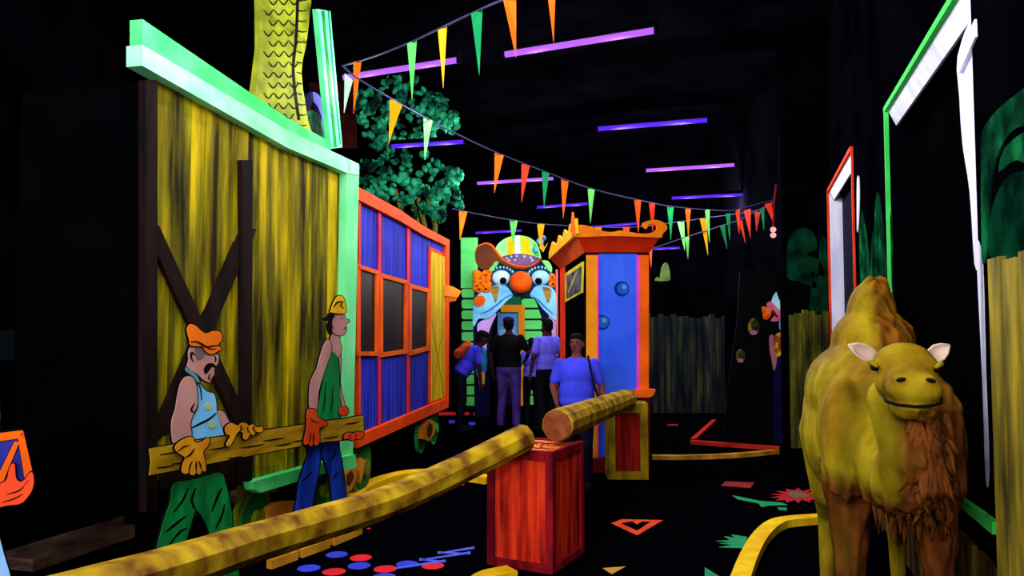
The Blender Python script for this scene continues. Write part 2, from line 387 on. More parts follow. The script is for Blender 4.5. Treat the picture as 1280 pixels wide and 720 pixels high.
for a, b in (((190, 282), (306, 535)), ((312, 286), (200, 545))):
    mb = MB(); mb.layer(WG, [(a[0] - 9, a[1]), (a[0] + 9, a[1]), (b[0] + 9, b[1]), (b[0] - 9, b[1])], .045 if a[0] < 200 else .04, .03, dkw); mb.build('cross_brace', wag)
mb = MB(); mb.layer(WG, [(200, 568), (302, 566), (302, 604), (200, 612)], .02, .03, dkw); mb.build('sill_beam', wag)
mintp = mat('mint paint', (170, 255, 200), (130, 245, 165), scale=(4, 4, 4)); mint2 = mat('green paint', (90, 235, 130), (60, 205, 100), scale=(4, 4, 4))
mb = MB(); mb.layer(WG, [(434, 205), (449, 208), (441, 580), (428, 584)], .07, .08, mat('mint upright', (140, 250, 170), (105, 235, 140), scale=(2, 2, 2))); lab(mb.build('corner_post', wag), 'mint green corner post')
mb = MB(); mb.layer(WG, [(178, 56), (360, 163), (449, 205), (449, 219), (436, 217), (360, 185), (178, 82)], .08, .1, mintp); lab(mb.build('top_rail', wag), 'mint green top rail')
mb = MB(); mb.layer(WG, [(178, 24), (360, 148), (414, 178), (413, 192), (360, 165), (178, 56)], .0, .08, mint2); lab(mb.build('roof_edge', wag), 'green roof edge')
mb = MB(); mb.layer(WG, [(316, 602), (440, 568), (441, 581), (326, 616), (318, 612)], .08, .08, mint2); lab(mb.build('bottom_rail', wag), 'green bottom rail')
mb = MB(); mb.layer(WG, [(424, 572), (444, 568), (446, 584), (430, 588)], .10, .1, mint2); mb.build('corner_block', wag)
def wheel(parent, pan, tc, zc, r, off, m1, m2, name='wheel'):
    mb = MB(); c = pan.at(tc, zc, off); N = 28
    def ring(rad, o): return [c + pan.n * o + pan.d * rad * math.cos(k * 2 * math.pi / N) + Vector((0, 0, rad * math.sin(k * 2 * math.pi / N))) for k in range(N)]
    mb.prism(ring(r, 0), ring(r, -.04), m2)
    mb.prism(ring(r * .8, .012), ring(r * .8, 0), m1)
    mb.prism(ring(r * .28, .05), ring(r * .28, .012), m2)
    o = mb.build(name, parent); return o
olive = mat('olive paint', (130, 150, 20), (90, 110, 15)); dgreen = mat('wheel green', (40, 130, 45), (25, 90, 30)); gold = mat('gold paint', (235, 160, 40), (190, 110, 25)); brown = mat('brown paint', (96, 52, 22), (60, 30, 14))
for px, py in ((318, 652), (402, 626)):
    q = WG.w(px, py, -.1); wheel(wag, WG, (q - WG.a).dot(WG.d), .24, .235, -.1, dgreen, olive)
mb = MB(); mb.layer(WG, [(334, 640), (348, 628), (372, 626), (386, 634), (380, 648), (340, 655)], -.04, .05, gold, 2); mb.build('axle_box', wag)
# corrugated black chassis
mb = MB(); pbox(mb, WG, tl + .2, tr - .3, .46, .74, -.2, -.3, BLACK); pbox(mb, WG, tl + .3, tl + .4, .0, .5, -.2, -.3, BLACK); mb.build('chassis', wag)
# things on the wagon roof
ro = WG.w(408, 186, -.1)
mb = MB(); gl = mat('pale green tube', (110, 245, 170), (80, 225, 140)); PG = Panel((WG.a - WG.n * .12)[:2], (WG.b - WG.n * .12)[:2])
po = thing('leaning_post', 'glowing green double-striped post leaning up from the wagon roof', 'post', (ro.x, ro.y, zt))
mb.layer(PG, [(397, 11), (413, 14), (428, 184), (414, 186)], .03, .05, gl); mb.stroke(PG, [(404, 14), (412, 100), (420, 184)], 3, .035, dgreen, taper=False); mb.stroke(PG, [(411, 14), (418, 100), (426, 180)], 1.5, .035, mat('line green', (30, 130, 80)), taper=False)
mb.build('post_board', po)
tk = mat('scaly trunk', (165, 175, 40), (120, 130, 30), scale=(5, 5, 5))
q0 = PG.w(365, 155); tru = thing('scaly_pole', 'yellow-green scaly painted pole rising behind the wagon roof edge', 'trunk', (q0.x, q0.y, zt))
mb = MB(); TR = [(318, 172), (326, 60), (330, -60), (388, -60), (385, 40), (377, 90), (385, 150), (386, 172)]
mb.layer(PG, TR, -.05, .05, tk, 3)
mb.stroke(PG, [(374, -55), (371, 40), (367, 90), (374, 150)], 3, -.045, INK, taper=False)
for k in range(16):
    y = -40 + k * 13; mb.stroke(PG, [(371, y), (377, y + 2), (384 - (8 if 60 < y < 120 else 0), y + 1)], 1.6, -.045)
    for j in range(3): mb.stroke(PG, [(330 + j * 13 + (k % 2) * 6, y), (336 + j * 13 + (k % 2) * 6, y + 7), (342 + j * 13 + (k % 2) * 6, y)], 1.4, -.045)
mb.build('trunk_board', tru)
q0 = PG.w(392, 160); bush = thing('painted_bush', 'small teal painted bush with violet arc behind the wagon roof', 'bush', (q0.x, q0.y, zt))
mb = MB(); mb.layer(PG, [(378, 178), (380, 150), (386, 138), (395, 140), (402, 150), (407, 170), (408, 188)], -.12, .03, mat('teal leaf', (50, 120, 90), (12, 50, 40), scale=(18, 18, 18)), 3); mb.build('leaf_board', bush)
mb = MB(); mb.layer(PG, [(378, 150), (382, 122), (392, 115), (402, 124), (410, 150), (411, 186), (406, 180), (404, 155), (398, 135), (390, 128), (385, 150)], -.16, .03, mat('dusk violet', (58, 62, 130), (34, 36, 90)), 3); mb.build('violet_arc', bush)
# ================================================================ WORKMEN CUTOUTS
MP = Panel((WG.a + WG.n * .22)[:2], (WG.b + WG.n * .22)[:2])
skin = mat('painted skin', (198, 146, 136), (180, 126, 118), scale=(4, 4, 4)); glovey = mat('glove yellow', (226, 158, 26), (190, 116, 14), scale=(8, 8, 8)); tank = mat('tank blue', (128, 205, 250), (108, 190, 240), scale=(5, 5, 5))
trg = mat('trouser green', (18, 150, 66), (8, 100, 42), scale=(9, 9, 3)); vest = mat('vest green', (24, 150, 72), (12, 112, 50), scale=(9, 9, 2)); jean = mat('jean blue', (26, 66, 190), (12, 34, 120), scale=(10, 10, 3)); gloveo = mat('glove orange', (235, 84, 30), (200, 60, 20)); shoe = mat('shoe brown', (66, 34, 20))
def A(pts): return [(200 + x / 3.43, 390 + y / 3.43) for x, y in pts]
def A2(pts): return [(170 + x / 2, 360 + y / 2) for x, y in pts]
def B_(pts): return [(350 + x / 2.57, 360 + y / 2.57) for x, y in pts]
g = MP.w(245, 600); m1 = thing('workman_cutout', 'painted cutout of a moustached workman in orange cap, blue tank top and green trousers', 'cutout figure', (g.x, g.y, 0))
def part(nm, pan, root, pts, off, m, sm=3, strokes=(), out=1.3, th=.012, extra=None, label=None):
    mb = MB(); mb.layer(pan, grow(crom(pts, sm) if sm else pts, out), off - .004, th, INK)
    mb.layer(pan, pts, off, .004, m, sm)
    for s in strokes: mb.stroke(pan, s[0], s[1], off + .003)
    if extra: extra(mb, off + .003)
    o = mb.build(nm, root)
    if label: lab(o, label)
    return o
trp = A2([(95, 490), (150, 478), (210, 462), (224, 488), (236, 540), (243, 600), (250, 660), (256, 740), (205, 745), (196, 680), (184, 612), (168, 575), (150, 556), (138, 590), (128, 625), (120, 680), (100, 745), (40, 745), (46, 690), (58, 630), (74, 572), (88, 530)])
part('trousers', MP, m1, trp, .012, trg, 3, [(A2([(150, 556), (140, 530), (150, 500)]), 3), (A2([(75, 610), (100, 590), (125, 570)]), 3), (A2([(190, 560), (205, 520), (215, 500)]), 3), (A2([(85, 640), (110, 610), (128, 600)]), 2.5), (A2([(200, 600), (215, 570), (222, 540)]), 2.5), (A2([(95, 560), (118, 530), (130, 500)]), 2.5)])
part('boot', MP, m1, A2([(34, 742), (104, 742), (125, 770), (40, 776), (30, 770)]), .012, shoe); part('boot', MP, m1, A2([(200, 742), (258, 742), (290, 768), (285, 776), (200, 776)]), .012, shoe)
part('tank_top', MP, m1, A([(122, 252), (150, 270), (165, 300), (200, 340), (230, 350), (240, 380), (245, 430), (262, 470), (285, 520), (285, 560), (150, 570), (135, 510), (130, 475), (150, 440), (165, 410), (160, 370), (155, 320), (148, 290)]), .02, tank, 3,
     [(A([(130, 500), (170, 480), (210, 460), (243, 432)]), 2.6), (A([(160, 290), (175, 330), (180, 380)]), 1.2)], extra=lambda mb, o: (mb.ell(MP, 261, 508, 5, 4.5, o, .003, mat('tank stain', (170, 200, 140))), mb.ell(MP, 266, 531, 5.5, 4.5, o, .003, mat('tank stain', (170, 200, 140)))))
part('arm', MP, m1, A([(120, 275), (92, 300), (76, 360), (66, 420), (53, 460), (50, 510), (62, 572), (100, 562), (135, 530), (130, 480), (145, 435), (160, 400), (160, 350), (148, 290)]), .03, skin, 3, [(A([(150, 390), (135, 420), (150, 430)]), 2)])
part('arm', MP, m1, A([(250, 425), (275, 430), (296, 470), (300, 490), (275, 505), (260, 470)]), .024, skin)
part('head', MP, m1, A([(132, 150), (122, 175), (124, 208), (117, 232), (128, 258), (158, 264), (185, 290), (215, 302), (224, 278), (234, 268), (232, 250), (240, 232), (248, 222), (252, 196), (247, 182), (215, 180), (190, 160), (150, 148)]), .03, skin, 3,
     [(A([(150, 185), (138, 172), (135, 195), (146, 215)]), 1.8), (A([(215, 265), (210, 285), (222, 292)]), 1.5), (A([(235, 185), (240, 205), (236, 215)]), 1.6)],
     extra=lambda mb, o: (mb.layer(MP, A([(152, 152), (178, 158), (192, 178), (184, 198), (166, 205), (155, 190)]), o, .003, mat('grey hair', (120, 98, 106)), 3),
                          mb.layer(MP, A([(192, 238), (208, 220), (232, 222), (243, 240), (234, 238), (222, 236), (212, 250), (198, 266), (190, 254)]), o, .004, INK, 3)))
part('collar', MP, m1, A([(112, 238), (132, 252), (158, 272), (170, 300), (160, 300), (145, 278), (114, 256)]), .034, mat('collar teal', (90, 160, 160)), 3, out=1)
part('cap', MP, m1, A([(118, 70), (132, 52), (155, 60), (176, 80), (200, 92), (230, 82), (256, 84), (267, 104), (262, 126), (250, 140), (264, 160), (250, 166), (235, 176), (215, 180), (195, 166), (182, 148), (150, 147), (130, 140), (128, 120), (120, 95)]), .04, mat('cap orange', (255, 122, 20)), 3,
     [(A([(132, 128), (155, 126), (180, 138), (200, 150), (225, 146), (252, 142)]), 2.4), (A([(200, 148), (215, 158), (240, 158)]), 1.4)])
# the plank they carry
g = MP.w(320, 560); pk = thing('carried_plank', 'long yellow-brown painted plank carried by the two workmen', 'plank', (g.x, g.y, MP.w(320, 575, .05).z))
mb = MB(); plm = mat('plank ochre', (185, 148, 24), (140, 104, 14), scale=(3, 3, 22)); PL = [(187, 561), (250, 550), (330, 538), (400, 528), (454, 519.5), (455, 535), (454, 547), (400, 553), (320, 568), (250, 582), (187, 594), (189, 578)]
mb.layer(MP, grow(PL, 1.3), .070, .018, INK); mb.layer(MP, PL, .075, .005, plm)
for (x, y, l) in [(200, 568, 20), (215, 580, 16), (262, 562, 24), (300, 560, 30), (285, 573, 18), (330, 551, 26), (345, 557, 20), (380, 540, 22), (405, 548, 18), (432, 530, 18), (440, 540, 10), (228, 574, 10), (196, 585, 22), (365, 552, 14)]:
    mb.stroke(MP, [(x, y), (x + l / 2, y - l * .09 + .8), (x + l, y - l * .16)], 1.7, .078)
mb.build('plank_board', pk)
part('glove', MP, m1, A([(70, 572), (100, 547), (138, 535), (152, 560), (182, 556), (205, 540), (214, 548), (202, 578), (186, 600), (194, 640), (197, 676), (188, 684), (180, 672), (176, 690), (164, 696), (156, 684), (148, 698), (134, 698), (126, 686), (112, 694), (96, 685), (100, 650), (110, 625), (80, 605), (68, 590)]), .1, glovey, 3,
     [(A([(108, 625), (130, 612), (150, 585)]), 2), (A([(126, 686), (130, 660), (140, 640)]), 1.6), (A([(156, 684), (156, 660), (158, 640)]), 1.6), (A([(178, 674), (174, 655), (168, 640)]), 1.6), (A([(76, 600), (100, 580), (130, 570)]), 1.4)], label='yellow work glove')
part('glove', MP, m1, A([(282, 495), (308, 476), (334, 488), (352, 476), (372, 478), (382, 490), (400, 482), (415, 494), (438, 492), (442, 508), (428, 516), (412, 514), (402, 530), (388, 522), (374, 546), (358, 542), (356, 518), (334, 516), (312, 556), (296, 578), (286, 566), (304, 532), (286, 524)]), .1, glovey, 3,
     [(A([(345, 484), (350, 500), (340, 515)]), 1.5), (A([(378, 492), (378, 508), (388, 520)]), 1.5), (A([(404, 488), (402, 502), (412, 514)]), 1.4)], label='yellow work glove')
g = MP.w(405, 600); m2 = thing('workman_cutout', 'painted cutout of a lanky workman in yellow hat, green vest and blue jeans', 'cutout figure', (g.x, g.y, 0))
part('jeans', MP, m2, B_([(90, 500), (180, 488), (190, 520), (202, 585), (212, 665), (216, 740), (176, 742), (168, 672), (158, 600), (135, 540), (122, 600), (104, 690), (96, 745), (48, 745), (54, 690), (62, 630), (78, 575), (94, 530)]), .012, jean, 3, [(B_([(135, 540), (132, 520), (140, 505)]), 2), (B_([(75, 620), (92, 600), (105, 590)]), 2), (B_([(160, 560), (172, 540), (178, 520)]), 1.8), (B_([(170, 620), (180, 600), (190, 590)]), 1.6)])
part('boot', MP, m2, B_([(44, 742), (98, 742), (110, 764), (46, 768)]), .012, shoe); part('boot', MP, m2, B_([(172, 740), (218, 740), (240, 762), (174, 768)]), .012, shoe)
part('arm', MP, m2, B_([(190, 200), (197, 230), (193, 300), (202, 350), (209, 385), (190, 390), (183, 330), (186, 250)]), .018, skin, out=.9)
part('vest', MP, m2, B_([(164, 192), (178, 205), (188, 235), (191, 330), (190, 425), (118, 428), (126, 370), (138, 300), (148, 240), (158, 225)]), .022, vest, 3, [(B_([(150, 300), (145, 350), (140, 400)]), 1.2), (B_([(170, 320), (168, 370), (165, 400)]), 1)])
part('neck', MP, m2, B_([(172, 140), (192, 150), (192, 172), (198, 195), (188, 222), (176, 208), (164, 200), (162, 168)]), .024, skin, out=.8)
part('arm', MP, m2, B_([(155, 165), (140, 185), (128, 225), (118, 260), (101, 295), (95, 335), (97, 392), (118, 392), (125, 330), (145, 262), (160, 222), (166, 190)]), .03, skin, out=.9)
part('head', MP, m2, B_([(163, 92), (175, 84), (205, 84), (209, 98), (223, 104), (220, 110), (210, 116), (214, 130), (206, 148), (196, 152), (180, 150), (166, 132)]), .03, skin, 3, [(B_([(170, 100), (166, 112), (172, 130)]), 1.2), (B_([(205, 132), (209, 130), (212, 126)]), 1.2), (B_([(195, 98), (203, 97)]), 1.2)], out=.9)
mb = MB(); mb.layer(MP, B_([(152, 84), (172, 80), (176, 92), (166, 104), (168, 135), (166, 152), (156, 146), (150, 120), (160, 100)]), .036, .006, INK, 3); mb.build('hair', m2)
part('hat', MP, m2, B_([(163, 74), (172, 48), (186, 26), (202, 28), (208, 44), (212, 78), (190, 82), (164, 78)]), .042, YELLOW, 2, [(B_([(172, 62), (186, 46), (204, 44)]), 2), (B_([(204, 44), (196, 56), (206, 66)]), 1.5)], extra=lambda mb, o: mb.layer(MP, B_([(136, 98), (150, 92), (164, 78), (176, 82), (166, 104), (145, 106)]), o - .004, .005, INK, 2), out=1)
part('glove', MP, m2, B_([(88, 396), (104, 388), (118, 394), (120, 414), (138, 424), (150, 432), (150, 442), (128, 450), (128, 478), (126, 498), (116, 506), (108, 500), (100, 508), (92, 500), (80, 504), (78, 488), (86, 450)]), .1, gloveo, 3, [(B_([(108, 500), (108, 480), (110, 466)]), 1.2), (B_([(94, 498), (98, 480), (100, 466)]), 1.2), (B_([(100, 420), (112, 430), (126, 432)]), 1.2)], label='orange work glove', out=1)
part('glove', MP, m2, B_([(191, 386), (214, 380), (220, 400), (212, 410), (194, 408)]), .03, gloveo, 2, out=.9, label='orange work glove')
part('fingers', MP, m2, B_([(208, 472), (222, 464), (236, 468), (248, 462), (268, 464), (268, 476), (258, 486), (244, 484), (232, 490), (218, 484), (208, 486)]), .1, gloveo, 3, [(B_([(226, 468), (226, 484)]), 1.2), (B_([(244, 466), (244, 482)]), 1.2)], label='orange gloved fingers curled under the plank', out=1)
# third cutout at the left edge
LP = Panel((-3.4, 3.1), (-1.6, 3.9))
g = LP.w(-60, 500); m3 = thing('porter_cutout', 'painted cutout at the left edge whose orange-red hand holds an orange-framed blue crate', 'cutout figure', (g.x, g.y, 0))
cr = thing('painted_crate', 'orange-framed blue crate held by the cutout at the left edge', 'crate', LP.w(-10, 600, .06))
hand = mat('painted hand', (238, 78, 40), (215, 60, 30)); blu = mat('crate blue', (52, 52, 160), (36, 36, 120))
part('trousers', LP, m3, [(-110, 640), (-20, 640), (4, 690), (22, 760), (40, 850), (-20, 855), (-50, 760), (-80, 855), (-130, 855)], .01, mat('pale trouser', (150, 200, 245), (130, 180, 235)), 3)
part('shirt', LP, m3, [(-110, 470), (-60, 440), (-15, 450), (0, 520), (-10, 600), (-14, 655), (-115, 655), (-125, 560)], .02, mat('dull orange shirt', (190, 80, 30)), 3)
part('head', LP, m3, [(-85, 440), (-92, 390), (-70, 360), (-35, 362), (-22, 395), (-28, 430), (-55, 450)], .03, hand, 3)
part('face_marks', LP, m3, [(-30, 398), (-18, 405), (-14, 412), (-26, 416), (-34, 410)], .036, hand, 2, [([(-48, 392), (-42, 388), (-36, 392)], 3), ([(-44, 426), (-34, 424), (-28, 420)], 2.5), ([(-80, 400), (-86, 410), (-78, 418)], 2)])
part('cap', LP, m3, [(-95, 385), (-80, 345), (-40, 340), (-15, 368), (-30, 378), (-70, 372)], .04, AMBER, 3)
mb = MB(); mb.layer(LP, [(-60, 546), (30, 536), (43, 598), (32, 632), (-50, 640)], .06, .02, INK); mb.layer(LP, [(-58, 548), (28, 538), (40, 596), (30, 606), (-48, 628)], .064, .006, blu)
for pts in ([(-58, 548), (28, 538), (30, 547), (-57, 560)], [(22, 545), (29, 539), (41, 592), (31, 600)], [(-14, 618), (18, 552), (24, 553), (-4, 622)], [(-58, 620), (-40, 548), (-32, 548), (-50, 625)]):
    mb.layer(LP, grow(pts, .8), .067, .003, INK); mb.layer(LP, pts, .07, .003, ORANGE)
mb.build('crate_face', cr)
part('hand', LP, m3, [(-60, 660), (-20, 625), (-2, 606), (8, 600), (12, 584), (18, 580), (20, 598), (28, 602), (38, 590), (42, 596), (41, 610), (34, 622), (24, 630), (0, 634), (-18, 650), (-40, 680)], .09, hand, 3, [([(8, 618), (22, 614), (30, 608)], 1.6), ([(2, 628), (16, 624), (28, 618)], 1.4), ([(30, 606), (36, 600)], 1.2)])
# ================================================================ CABOOSE
ca = P(448, 410, 7.12); cb = P(562, 410, 11.2)
CB = Panel((ca.x, ca.y), (cb.x, cb.y))
cab = thing('passenger_carriage', 'blue carriage side with orange frame, dark windows and a narrow yellow door', 'carriage', CB.at(2, 0, -.4))
bluew = mat('blue boards', (58, 70, 235), (16, 20, 110), scale=(26, 26, .8), contrast=(.3, .68), c3=(42, 50, 195), detail=5)
pink = mat('pink line', (240, 60, 110)); dredl = mat('dark red line', (120, 10, 20))
def cy(px, top):  # top / bottom edges of the carriage in the photograph
    f = (px - 448) / (560 - 448); return (237 + 68 * f) if top else (557 - 51 * f)
mb = MB(); mb.layer(CB, [(446, 240), (558, 308), (558, 503), (446, 554)], 0, .06, bluew); mb.build('side_wall', cab)
mb = MB(); t0, t1 = CB.t(448) + .02, CB.t(560) - .02; pbox(mb, CB, t0 + .5, t1, .55, 2.8, -.07, -.9, BLACK); mb.build('carriage_body', cab)
orf = mat('carriage orange', (255, 88, 16), (240, 70, 14))
mb = MB(); mb.layer(CB, [(447, 233), (500, 262), (530, 283), (562, 300), (562, 309), (530, 294), (500, 276), (447, 249)], .05, .08, orf); mb.build('top_rail', cab)
mb = MB(); mb.layer(CB, [(447, 545), (561, 497), (561, 509), (447, 560)], .05, .08, orf); mb.build('bottom_rail', cab)
mb = MB(); mb.layer(CB, [(557.5, 303), (562, 302), (561, 506), (557.5, 505)], .045, .08, orf); mb.build('end_post', cab)
mb = MB(); mb.layer(CB, [(449, 247), (451, 248), (451, 552), (449, 553)], .03, .05, orf); mb.build('end_post', cab)
for x in (475, 511):
    mb = MB(); mb.rect(CB, x - 3, cy(x, 1) + 4, x + 3, cy(x, 0) - 4, .01, .03, dredl); mb.rect(CB, x - 1.6, cy(x, 1) + 4, x + 1.6, cy(x, 0) - 4, .02, .03, pink); lab(mb.build('mullion', cab), 'pink-edged dividing strip')
glass = mat('dark pane', (16, 22, 18), (5, 6, 7), scale=(9, 9, 2), rough=.4, spec=.1)
for (xa, xb, ya, yb_, yc, yd) in ((449, 471, 332, 341, 430, 434), (479, 507, 344, 353, 432, 431), (515, 535.5, 357, 364, 430, 427)):
    fr = MB(); o_ = .035; w = 2.6
    fr.layer(CB, [(xa - w, ya - w), (xb + w, yb_ - w), (xb + w, yb_ + w), (xa - w, ya + w)], o_, .05, ORANGE); fr.layer(CB, [(xa - w, yd - w if 0 else yc + 12 - w), (xb + w, yd + 8 - w), (xb + w, yd + 8 + w), (xa - w, yc + 12 + w)], o_, .05, ORANGE)
    fr.layer(CB, [(xa - w, ya), (xa, ya), (xa, yc + 12), (xa - w, yc + 12)], o_, .05, ORANGE); fr.layer(CB, [(xb, yb_), (xb + w, yb_), (xb + w, yd + 8), (xb, yd + 8)], o_, .05, ORANGE)
    f = fr.build('window_frame', cab)
    g_ = MB(); g_.layer(CB, [(xa, ya), (xb, yb_), (xb, yd + 8), (xa, yc + 12)], .012, .02, glass); g_.build('pane', f)
mb = MB(); mb.layer(CB, [(537, 308), (558, 318), (558, 500), (537, 508)], .02, .04, REDOR); mb.build('door_frame', cab)
mb = MB(); yd_ = mat('door yellow', (235, 205, 20), (190, 150, 12), scale=(12, 12, .8))
mb.layer(CB, [(539.5, 314), (556, 321), (556, 496), (539.5, 502)], .03, .04, yd_); mb.stroke(CB, [(540, 498), (555, 400)], 1.2, .034, mat('door line', (160, 120, 10))); mb.stroke(CB, [(540, 400), (555, 495)], 1.2, .034, mat('door line', (160, 120, 10)))
lab(mb.build('door', cab), 'narrow yellow door')
mb = MB(); mb.layer(CB, [(558, 356), (566, 358), (577, 364), (572, 372), (558, 370)], .06, .3, AMBER, 0); mb.layer(CB, [(558, 366), (573, 366), (570, 376), (558, 378)], .05, .28, ORANGE); lab(mb.build('side_bracket', cab), 'orange bracket at the far end')
for tc_, dz in ((CB.t(528, -.08), 0), (CB.t(543.5, -.08), 0)):
    wheel(cab, CB, tc_, .235, .225, -.08, dgreen, mat('wheel mint', (60, 220, 110), (40, 180, 80)))
tq = CB.t(535.5, 0); mb = MB(); hx = [(tq + .36 * math.cos(a), .3 + .14 * math.sin(a)) for a in [k * math.pi / 3 + .5 for k in range(6)]]
mb.prism([CB.at(a, b, .02) for a, b in hx], [CB.at(a, b, -.05) for a, b in hx], gold); hx = [(tq + .16 * math.cos(a), .3 + .09 * math.sin(a)) for a in [k * math.pi / 3 + .5 for k in range(6)]]
mb.prism([CB.at(a, b, .03) for a, b in hx], [CB.at(a, b, .0) for a, b in hx], brown); mb.build('axle_box', cab)
t9 = CB.t(455, -.05); wheel(cab, CB, t9, .27, .27, -.05, dgreen, olive)
mb = MB(); mb.layer(CB, [(449, 588), (452, 572), (456, 576), (455, 590), (451, 604)], .03, .06, gold); mb.build('axle_box', cab)
mb = MB(); pbox(mb, CB, t0 + .1, t1 - .2, .42, .56, -.15, -.3, BLACK); mb.build('chassis', cab)
# gold bracket under the wagon corner
mb = MB(); mb.layer(WG, [(432, 592), (440, 580), (446, 586), (446, 598), (440, 612), (434, 616), (430, 604)], -.02, .05, gold, 0); mb.layer(WG, [(435, 594), (440, 588), (443, 596), (438, 606), (434, 604)], -.01, .02, brown); mb.build('axle_box', wag)
# ================================================================ PAINTED TREE
leafm = mat('leaf green', (40, 165, 112), (3, 30, 24), scale=(4, 4, 4), contrast=(.38, .62), detail=6, c3=(18, 104, 72))
TP = Panel((-3, 11.9), (1, 11.9)); c0 = P(510, 410, 11.9)
tree = thing('painted_tree', 'dark green two-lobed tree crown on thin yellowish stems behind the carriage', 'tree', (c0.x, 11.9, 0))
for lobes in ([(468, 150, 24), (490, 118, 24), (515, 120, 24), (540, 145, 24), (560, 152, 15), (455, 128, 16), (500, 150, 28), (478, 172, 18), (530, 165, 18), (548, 128, 12)],
              [(465, 215, 22), (490, 205, 26), (520, 212, 26), (548, 225, 24), (560, 250, 20), (500, 235, 26), (530, 250, 22), (470, 238, 16), (568, 222, 10), (548, 266, 13)]):
    mb = MB()
    for (x, y, r) in lobes:
        for k in range(34):
            a = random.random() * 6.28; q = math.sqrt(random.random()) * r * .95; c = P(x + q * math.cos(a), y + q * math.sin(a), 11.9 + random.uniform(-.12, .12))
            s = random.uniform(2.6, 6.5) / 960 * 11.9; mb.ball(c, (s, s * .7, s * random.uniform(.45, .9)), leafm, Matrix.Rotation(random.random() * 3, 3, 'Y'), 9, 6)
    mb.build('crown', tree, True)
st = mat('stem yellow', (120, 120, 40), (60, 60, 20))
for x in (488, 503, 520, 528, 541):
    mb = MB(); a = P(x - 4, 232, 11.95); mb.tube([Vector((a.x - .1, 11.95, 0)), Vector((a.x, 11.95, 1.2)), P(x + 3, 282, 11.95), P(x - 3, 258, 11.95), P(x - 9, 236, 11.95)], [.05, .045, .04, .035, .03], st, 8); mb.build('stem', tree, True)
# dim red brick panel high on the left
mb = MB(); RP = Panel((-5.1, 12.5), (-1, 12.5)); mb.layer(RP, [(386, 60), (445, 78), (445, 185), (386, 185)], 0, .04, mat('dim brick', (60, 14, 10), (34, 8, 8), scale=(8, 8, 8))); q = RP.w(420, 180)
o = mb.build('brick_panel'); tag(o, 'dim dark red panel high up between the green post and the tree crown', 'panel')
mb = MB(); XP = Panel((-5.13, 3), (-5.13, 9)); mb.layer(XP, [(0, 412), (78, 412), (78, 450), (0, 450)], 0, .01, mat('dim teal', (8, 26, 30), (5, 16, 20))); tag(mb.build('wall_poster'), 'faint dark teal rectangle on the black left wall', 'poster')
# ================================================================ LOGS AND CRATES
logm = mat('log wood', (205, 170, 24), (96, 52, 16), scale=(6, 6, 6), contrast=(.34, .66), c3=(160, 124, 20), bump=.5, detail=6)
lend = mat('log end', (150, 82, 44), (110, 52, 30), scale=(14, 14, 14)); lsp = mat('pale speck', (220, 200, 120))
def log(name, label, path, ra, rb, n=8, specks=None):
    path = [Vector(q) for q in path]; cc = []
    g = lambda q: path[max(0, min(len(path) - 1, q))]
    K_ = 4 if len(path) > 2 else 14
    for i in range(len(path) - 1):
        for j in range(K_):
            t = j / K_; p0, p1, p2, p3 = g(i - 1), g(i), g(i + 1), g(i + 2)
            cc.append(.5 * (2 * p1 + (p2 - p0) * t + (2 * p0 - 5 * p1 + 4 * p2 - p3) * t * t + (3 * p1 - p0 - 3 * p2 + p3) * t ** 3) if len(path) > 2 else p1.lerp(p2, t))
    cc.append(path[-1]); N = len(cc) - 1; mid = cc[N // 2]
    r = thing(name, label, 'log', mid - Vector((0, 0, (ra + rb) / 2)))
    rad = [(ra + (rb - ra) * i / N) * (1 + .02 * noise.noise(Vector((i * .12, ra * 50, 0)))) for i in range(N + 1)]
    a, b = cc[0], cc[-1]; da = (cc[1] - a).normalized(); d = (b - cc[-2]).normalized()
    mb = MB(); mb.tube([a - da * .012] + cc + [b + d * .012], [ra * .92] + rad + [rb * .9], logm, n, cap=False); o = mb.build('trunk', r)
    rr = random.Random(3)
    for v in o.data.vertices: v.co += Vector((rr.uniform(-1, 1), rr.uniform(-1, 1), rr.uniform(-1, 1))) * .0012
    for q, rq, e, m in ((a, ra, -da, lend), (b, rb, d, logm)):
        mb = MB(); mb.tube([q - e * .02, q + e * .016], rq * .91, m, n); mb.build('end_cut', r)
    if specks:
        up = Vector((0, 0, 1)); sd = d.cross(up).normalized()
        for k in range(14):
            i = int(N * (specks[0] + (specks[1] - specks[0]) * k / 13)); mb = MB()
            mb.ball(cc[i] + (up * .42 + sd * .9).normalized() * rad[i] * .96, .005, lsp, None, 8, 5); mb.build('nail_head', r, True)
    return r
lp_ = [P(-160, 822, 1.75), P(46, 762, 2.25), P(199, 717, 2.8), P(300, 684, 3.32), P(370, 663, 3.72), P(462, 635, 4.2), P(523, 611, 4.55), P(585, 582, 4.85), P(657, 546, 5.1)]
log('long_log', 'long yellow-brown log rail running from the lower left onto the front red crate', lp_, .086, .09, 8, specks=(.76, .97))
log('short_log', 'shorter log rail with a round brown cut end between the two crates', [P(697, 531.5, 5.42), P(783, 499, 8.15)], .114, .108, 12)
cred = mat('crate red boards', (245, 70, 26), (110, 14, 12), scale=(16, 16, 1.6), contrast=(.32, .68), c3=(205, 42, 22), detail=5)
cfr = mat('crate crimson frame', (150, 20, 34), (90, 10, 20), scale=(10, 10, 3)); ctop = mat('crate top orange', (255, 150, 60), (220, 80, 30), scale=(5, 14, 5), contrast=(.4, .6))
